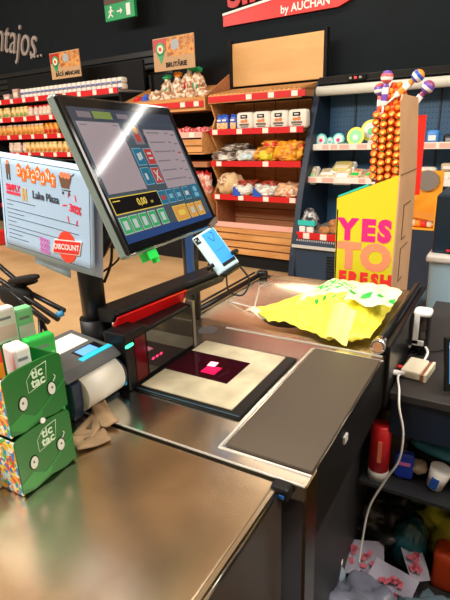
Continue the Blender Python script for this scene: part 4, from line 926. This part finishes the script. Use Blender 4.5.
def candy_box(z, label, top):
    t = thing('candy_box', label, 'candy box', (-.735, .527, z), (0, 0, R(90)), 'green candy display boxes')
    w = .132; hh = .128
    # back body
    m_ = MB(); m_.bx(-w/2+.004, w/2-.004, .010, .15, 0.001, .02, 1); m_.bx(-w/2, -w/2+.004, .004, .15, 0.001, .118); m_.bx(w/2-.004, w/2, .004, .15, 0.001, .118, 1); m_.bx(-w/2, w/2, .146, .15, 0.001, .118, 1)
    m_.build('carton', [multi, tgreen], t)
    # front with arched top and wavy foot
    pts = []
    for k in range(13):
        a = math.pi*k/12; pts.append((w/2*math.cos(a), .112 + .016*math.sin(a)**.5))
    pts += [(-w/2, .006), (-w*.30, .0005), (w*.02, .006), (w*.28, .0005), (w/2, .006)]
    m_ = MB(); m_.prism(pts, 0, .004, 'y'); fp = m_.build('front_panel', tgreen, t)
    m_ = MB(); m_.prism([(-w/2, .018), (-w*.30, .003), (w*.02, .015), (w*.05, .026), (w/2, .062), (w/2, .056), (w*.1, .014), (-w*.25, .040), (-w/2, .030)][0:3]+[(w*.05, .030), (-w*.1, .022), (-w*.3, .040), (-w/2, .028)], -.0008, 0, 'y'); m_.prism([(w*.05, .030), (w*.25, .046), (w/2, .064), (w/2, .060), (w*.26, .042), (w*.06, .026)], -.0008, 0, 'y'); m_.build('light_wave', tgreen2, fp)
    m_ = MB(); m_.text('tic', .026, .006, .104, -.001, 0, bold=.0006, ext=.0004); m_.text('tac', .026, .006, .086, -.001, 0, bold=.0006, ext=.0004)
    for (p, q) in (((-.018, .072), (.024, .080)), ((.024, .080), (.030, .118)), ((.030, .118), (-.002, .114)), ((-.002, .114), (-.018, .098)), ((-.018, .098), (-.018, .072))): m_.tube([(p[0], -.0006, p[1]), (q[0], -.0006, q[1])], .0007, 4)
    m_.build('logo', mat('pale logo ink', (.62, .78, .58), .5), fp)
    for sx in (-1, 1):
        m_ = MB(); m_.disc(sx*.033, .058, .0105, .0150, -.0012, 0, 1, 18, rot=.1*sx); m_.disc(sx*.033, .058, .0085, .013, -.0020, 0, 0, 18, rot=.1*sx); m_.disc(sx*.034, .060, .002, .003, -.0024, 0, 2, 8)
        m_.curve([(sx*.033+.006, -.001, .070), (sx*.033+.012, -.001, .078), (sx*.033+.010, -.001, .083)] if sx > 0 else [(sx*.033-.001, -.001, .055), (sx*.033+.001, -.001, .053), (sx*.033+.003, -.001, .055)], .0012 if sx > 0 else .0005, 5, 1 if sx < 0 else 0)
        m_.build('candy_figure', [mat('pale candy', (.62, .66, .58), .5), black_matte, ink], fp)
    return t
b1 = candy_box(.902, 'lower green candy display box on the steel counter', False)
b2 = candy_box(1.0305, 'upper green candy display box stacked on the other one', True)
m_ = MB(); m_.tube([(.0, -.004, .133), (0, .0, .133)], .0055, 14); m_.build('white_dot', white, b1)
# packs in the top box and next to it
specs = [(-.80, .487, 1.06, .05, .032, .145, redink, orange, 'red sweet packet standing in the upper candy box'),
         (-.80, .545, 1.06, .05, .035, .115, mat('white gum pack', (.82, .82, .78), .4), redink, 'white gum pack with red print standing in the upper candy box'),
         (-.95, .628, .902, .03, .050, .300, MATS['white gum pack'], mat('blush print', (.85, .60, .56), .4), 'tall white pack with grey writing behind the candy boxes'),
         (-.95, .677, .902, .03, .044, .285, lgreen, MATS['white gum pack'], 'tall mint green and white pack left of the printer'),
         (-.872, .652, .902, .03, .066, .238, bgreen, lgreen, 'shiny bright green pack between candy boxes and printer')]
for k, (x, y, z, dx, dy, dz, c1, c2, lab) in enumerate(specs):
    t = thing('sweet_packet', lab, 'packet', (x, y, z), (0, 0, R(78)))
    m_ = MB(); m_.bx(-dy/2, dy/2, -dx/2, dx/2, 0, dz); m_.build('packet_body', c1, t, bevel=.006)
    m_ = MB(); m_.bx(-dy*.4, dy*.4, -dx*.52, -dx*.49, dz-.070, dz-.040, 0); m_.build('packet_print', c2, t)
    m_ = MB(); m_.bx(-dy*.3, dy*.25, -dx*.51, -dx*.49, dz-.026, dz-.020); m_.build('grey_line_print', mat('grey lettering', (.2, .25, .25), .5), t)
t = thing('snack_carton', 'low carton with green top and pale side at the lower left edge of the counter', 'carton', (-.80, .425, .902), (0, 0, R(90)))
m_ = MB(); m_.bx(-.055, .05, 0, .11, 0, .055, 0); m_.build('carton_body', mat('pale striped carton', (.55, .50, .42), .6, noise=.4, nscale=30), t)
m_ = MB(); m_.bx(-.055, .05, 0, .11, .055, .064, 0); m_.build('lid', bgreen, t)

# ------------------------------------------------------------------ black wheeled frame on the floor, left
tr = thing('folding_trolley', 'black folding trolley frame with two padded handles standing on the beige floor at left', 'trolley', (-2.35, 1.75, 0))
TO = (-2.35, 1.75, 0)
for k, (x, y, z) in enumerate(((-2.34, 1.72, .805), (-2.47, 1.78, .745))):
    m_ = MB(TO); m_.sup((x, y, z), (.27 if k == 0 else .34, .06, .04), 0, 3, 16, 8, rot=(0, R(-13), 0)); m_.build('padded_handle', black_matte, tr)
for k, (x0, z0, x1, z1, y) in enumerate(((-2.70, .83, -2.10, .60, 1.72), (-2.40, .72, -2.09, .64, 1.76), (-2.62, .72, -2.22, .56, 1.74), (-2.45, .72, -2.16, .58, 1.70), (-2.72, .88, -2.40, .70, 1.79))):
    m_ = MB(TO); m_.tube([(x0, y, z0), (x1, y, z1)], .015, 8); m_.build('frame_tube', black_metal, tr)
m_ = MB(TO); m_.tube([(-2.11, 1.74, .64), (-2.095, 1.74, .61)], .02, 12); m_.build('blue_tip', mat('blue rubber tip', (.02, .22, .45), .4), tr)
m_ = MB(TO); m_.sup((-2.46, 1.74, .685), (.26, .10, .13), 0, 3, 14, 8); m_.build('hinge_block', black_matte, tr)
for x, y in ((-2.62, 1.64), (-2.24, 1.64), (-2.62, 1.86), (-2.24, 1.86)):
    m_ = MB(TO); m_.tube([(-2.5 if x < -2.4 else -2.28, 1.74, .66 if x < -2.4 else .58), (x, y, .04)], .012, 8); m_.tube([(x, y-.015, .04), (x, y+.015, .04)], .04, 14, 1); m_.build('leg', [black_metal, black], tr)
m_ = MB(); m_.bx(-.2, .2, -.14, .14, 0, .01); m_.bx(-.2, .2, -.14, -.13, 0, .2); m_.bx(-.2, .2, .13, .14, 0, .2); m_.bx(-.2, -.19, -.14, .14, 0, .2); m_.bx(.19, .2, -.14, .14, 0, .2)
tag(m_.build('shopping_basket', redink, loc=(-7.05, 4.8, 0)), 'red shopping basket on the floor at the left edge of the photo', 'basket')

# ------------------------------------------------------------------ cashier's desk on the right
dk = thing('cashier_desk', 'dark desk to the right of the counter with navy drawer and open lower shelf', 'desk', (.05, 1.9, 0))
DO = (.05, 1.9, 0)
m_ = MB(DO); m_.bx(-.26, .55, 1.43, 2.40, .735, .76); m_.build('desktop', mat('dark brown grey desktop', (.030, .027, .027), .45), dk, bevel=.003)
m_ = MB(DO); m_.bx(-.255, .55, 1.45, 1.47, .60, .735); m_.build('drawer_front', mat('dark blue drawer', (.008, .018, .04), .4), dk, bevel=.003)
m_ = MB(DO); m_.bx(-.335, .55, 1.42, 2.38, .392, .405); m_.build('lower_shelf', mat('dark shelf', (.02, .022, .026), .5), dk)
m_ = MB(DO); m_.bx(-.24, .55, 2.38, 2.40, .1, .735); m_.build('back_panel', black_matte, dk)
m_ = MB(DO); m_.bx(.53, .55, 1.45, 2.4, 0, .735); m_.bx(-.255, -.24, 2.2, 2.40, 0, .735); m_.build('side_panel', black_matte, dk)

ad = thing('power_adapter', 'square white power adapter with brown edge lying on the dark desk', 'adapter', (-.205, 1.60, .761), (0, 0, R(-6)))
m_ = MB(); m_.bx(-.042, .022, -.06, .055, 0, .030); m_.build('body', cream, ad, bevel=.006)
m_ = MB(); m_.bx(.022, .032, -.06, .055, 0, .024); m_.build('brown_band', mat('brown band', (.28, .11, .06), .5), ad)
m_ = MB(); m_.bx(.032, .042, -.06, .055, 0, .028); m_.build('white_band', cream, ad, bevel=.002)
m_ = MB(); m_.curve([(-.235, 1.56, .775), (-.250, 1.50, .785), (-.232, 1.43, .775), (-.220, 1.385, .74), (-.200, 1.375, .66), (-.205, 1.375, .56), (-.24, 1.38, .47), (-.285, 1.38, .34), (-.298, 1.37, .20), (-.30, 1.35, .12)], .0036, 8)
tag(m_.build('white_cable', white), 'white cable falling from the adapter over the desk edge to the floor', 'cable')
m_ = MB(); m_.curve([(-.20, 1.655, .775), (-.195, 1.72, .79), (-.225, 1.76, .80), (-.262, 1.75, .785), (-.285, 1.71, .768)], .0045, 8)
tag(m_.build('looped_cable', white), 'short looped white cable behind the adapter', 'cable')
m_ = MB(); m_.curve([(-.25, 1.70, .767), (-.22, 1.76, .767), (-.15, 1.82, .767), (-.05, 1.95, .767)], .003, 6)
tag(m_.build('black_cable', black), 'thin black cable crossing the desk towards the right edge', 'cable')
for k, (x, y, r3, c, c2, lab) in enumerate(((-.243, 1.585, (R(66), 0, R(-22)), white, red, 'white marker pen with red tip leaning between counter and desk'), (-.253, 1.625, (R(66), 0, R(-38)), redink, red, 'red marker pen leaning between counter and desk'))):
    t = thing('marker_pen', lab, 'pen', (x-.0, y-.04, .775), r3)
    m_ = MB(); m_.tube([(0, 0, 0), (0, 0, .10)], .009, 12); m_.build('barrel', c, t)
    m_ = MB(); m_.tube([(0, 0, -.012), (0, 0, 0)], [.004, .009], 12); m_.build('tip', c2, t)
ms = thing('handset', 'black device with white bracket standing by the packing area rail', 'device', (-.228, 1.77, .762))
m_ = MB(); m_.sup((0, 0, .08), (.055, .06, .16), 0, 6, 18, 10); m_.build('body', black_gloss, ms)
m_ = MB(); m_.sup((0, -.002, .158), (.062, .07, .022), 0, 4, 16, 8); m_.bx(-.024, -.006, -.036, -.030, .045, .155, 0); m_.bx(-.024, .014, -.036, -.030, .040, .058, 0); m_.build('white_bracket', white, ms)
sm = thing('desk_screen', 'black edged screen glowing blue at the right edge of the desk', 'screen', (-.02, 1.52, .761), (R(-12), 0, R(35)))
m_ = MB(); m_.bx(-.10, .10, 0, .015, .02, .19); m_.build('bezel', black, sm, bevel=.004)
m_ = MB(); m_.bx(-.088, .088, -.001, 0, .045, .175, 0); m_.bx(-.088, .088, -.0015, 0, .155, .165, 1); m_.build('display', [mat('desk screen blue', (.05, .2, .45), .2, emit=(.05, .25, .6), es=.5), mat('desk screen pale', (.4, .5, .6), .2, emit=(.4, .5, .6), es=.4)], sm)
m_ = MB(); m_.bx(-.05, .05, -.03, .06, 0, .012); m_.bx(-.02, .02, .012, .03, 0, .06); m_.build('stand', black, sm)

# things on the lower shelf
rcn = thing('red_canister', 'red spray canister with pale base standing at the left end of the lower desk shelf', 'canister', (-.283, 1.47, .406))
m_ = MB(); m_.tube([(0, 0, .035), (0, 0, .195), (0, 0, .21)], [.034, .034, .028], 24); m_.build('body', mat('red tin', (.75, .02, .03), .3), rcn)
m_ = MB(); m_.tube([(0, 0, 0), (0, 0, .035)], .0345, 24); m_.build('pale_base', grey_l, rcn)
m_ = MB(); m_.bx(.0, .012, -.036, -.028, .08, .16); m_.build('label_print', salmon, rcn)
bp_ = thing('blue_packet', 'bright blue packet at the front left of the lower desk shelf', 'packet', (-.205, 1.50, .411), (0, 0, .1))
m_ = MB(); m_.sup((0, 0, .05), (.062, .03, .10), 0, 6, 16, 10, jit=.03); m_.build('packet_body', mat('royal blue film', (.015, .06, .60), .35), bp_)
m_ = MB(); m_.bx(-.022, .02, -.017, -.012, .055, .068); m_.build('packet_print', lil, bp_)
wc = thing('white_cup', 'white cup with blue label on the lower desk shelf', 'cup', (-.105, 1.50, .411), (0, R(12), 0))
m_ = MB(); m_.tube([(0, 0, 0), (0, 0, .075)], [.026, .035], 20); m_.build('cup', white, wc)
m_ = MB(); m_.bx(-.018, .006, -.034, -.024, .010, .05); m_.build('blue_label', blue, wc)
m_ = MB(); m_.sup((0, 0, .03), (.17, .10, .045), 0, 3, 18, 8, jit=.15, seed=4)
tag(m_.build('cloth_bundle', mat('teal blue cloth', (.05, .28, .40), .7, noise=.4, nscale=14), loc=(-.125, 1.60, .47), rot=(0, R(6), R(-4))), 'teal blue cloth bundle lying above the white cup on the lower shelf', 'cloth')
m_ = MB(); m_.sup((0, 0, .04), (.20, .14, .08), 0, 3, 16, 8, jit=.25, seed=8)
tag(m_.build('black_pouch', black_matte, loc=(-.12, 1.62, .411)), 'crumpled black pouch under the teal cloth bundle', 'bag')
m_ = MB(); m_.sup((0, 0, .02), (.05, .05, .04), 0, 3, 12, 8, jit=.3, seed=3)
tag(m_.build('crumpled_receipt', mat('dirty paper', (.5, .42, .32), .7), loc=(-.165, 1.52, .44), rot=(.4, .2, .3)), 'crumpled pale receipt beside the blue packet', 'paper')

# clutter on the floor under the desk
def lump(name, loc, size, m, label, cat, seed=0, rot=(0, 0, 0), e=2.3, jit=.3, parts=None):
    mb = MB(); mb.sup((0, 0, size[2]/2), size, 0, e, 44, 26, jit=jit*.1, seed=seed, lump=jit*1.8, lf=2.6)
    return tag(mb.build(name, m, loc=loc, rot=rot), label, cat)
lump('yellow_bag', (-.05, 1.72, .0), (.24, .22, .20), mat('yellow cloth', (.55, .55, .03), .6, noise=.4, nscale=12), 'yellow cloth bag on the floor at the right edge', 'bag', 1)
lump('green_bag', (-.19, 1.76, .0), (.16, .18, .20), mat('green cloth', (.12, .40, .04), .6, noise=.4, nscale=12), 'green cloth bag on the floor left of the yellow one', 'bag', 2)
lump('black_bag', (-.28, 1.60, .0), (.26, .22, .20), mat('dark crumpled plastic', (.02, .022, .02), .35), 'dark crumpled rubbish bag on the floor under the desk', 'bag', 3)
lump('bottle_bag', (-.165, 1.53, .0), (.12, .12, .22), mat('dark green glassy plastic', (.01, .045, .05), .15, col2=(.02, .12, .16), nscale=10), 'dark teal rounded bag standing in front of the green bag', 'bag', 4, jit=.06)
for k, (x, y, z, rz, lab) in enumerate(((-.30, 1.40, .10, .3, 'pale leaflet with pink pattern lying left on the floor clutter'), (-.19, 1.34, .09, -.2, 'pink patterned leaflet right of the other leaflet'), (-.13, 1.45, .12, .6, 'small white and red leaflet leaning by the orange box'))):
    t = thing('leaflet', lab, 'paper', (x, y, z), (R(28), R(4*k), rz))
    m_ = MB(); m_.grid(lambda u, v: ((u-.5)*(.15 if k < 2 else .07), (v-.5)*.12, .008*math.sin(u*5+v*3+k)-.005), 8, 8); m_.build('sheet', mat('pale leaflet paper', (.30, .28, .36), .6), t)
    m_ = MB()
    for q in range(9): m_.box((random.uniform(-.04, .04)*(1 if k < 2 else .5), random.uniform(-.03, .03), .0045), (.022, .014, .001), 0, rot=(0, 0, q))
    m_.build('pink_pattern', mat('leaflet pink', (.45, .06, .10), .6), t)
lump('orange_box', (-.035, 1.52, .0), (.09, .09, .16), mat('vermilion card', (.70, .08, .015), .5), 'orange red box at the right edge of the floor clutter', 'box', 6, e=6, jit=.03)
lump('plastic_bag', (-.21, 1.20, .0), (.34, .22, .12), mat('thin lilac plastic', (.20, .21, .28), .3, noise=.3, nscale=9), 'pale lilac plastic bag spread along the bottom edge', 'bag', 7)
lump('white_plastic_bag', (-.03, 1.26, .0), (.24, .2, .12), mat('thin teal plastic', (.13, .20, .24), .3, noise=.3, nscale=9), 'pale teal plastic bag in the bottom right corner', 'bag', 11)
bt = thing('small_bottle', 'small pale blue plastic bottle standing by the bag on the floor', 'bottle', (-.355, 1.30, 0))
m_ = MB(); m_.tube([(0, 0, 0), (0, 0, .10), (0, 0, .12), (0, 0, .135)], [.025, .025, .012, .01], 16); m_.build('body', mat('pale blue bottle', (.35, .45, .55), .3), bt)
m_ = MB(); m_.tube([(0, 0, .135), (0, 0, .155)], .013, 12); m_.build('cap', white, bt)
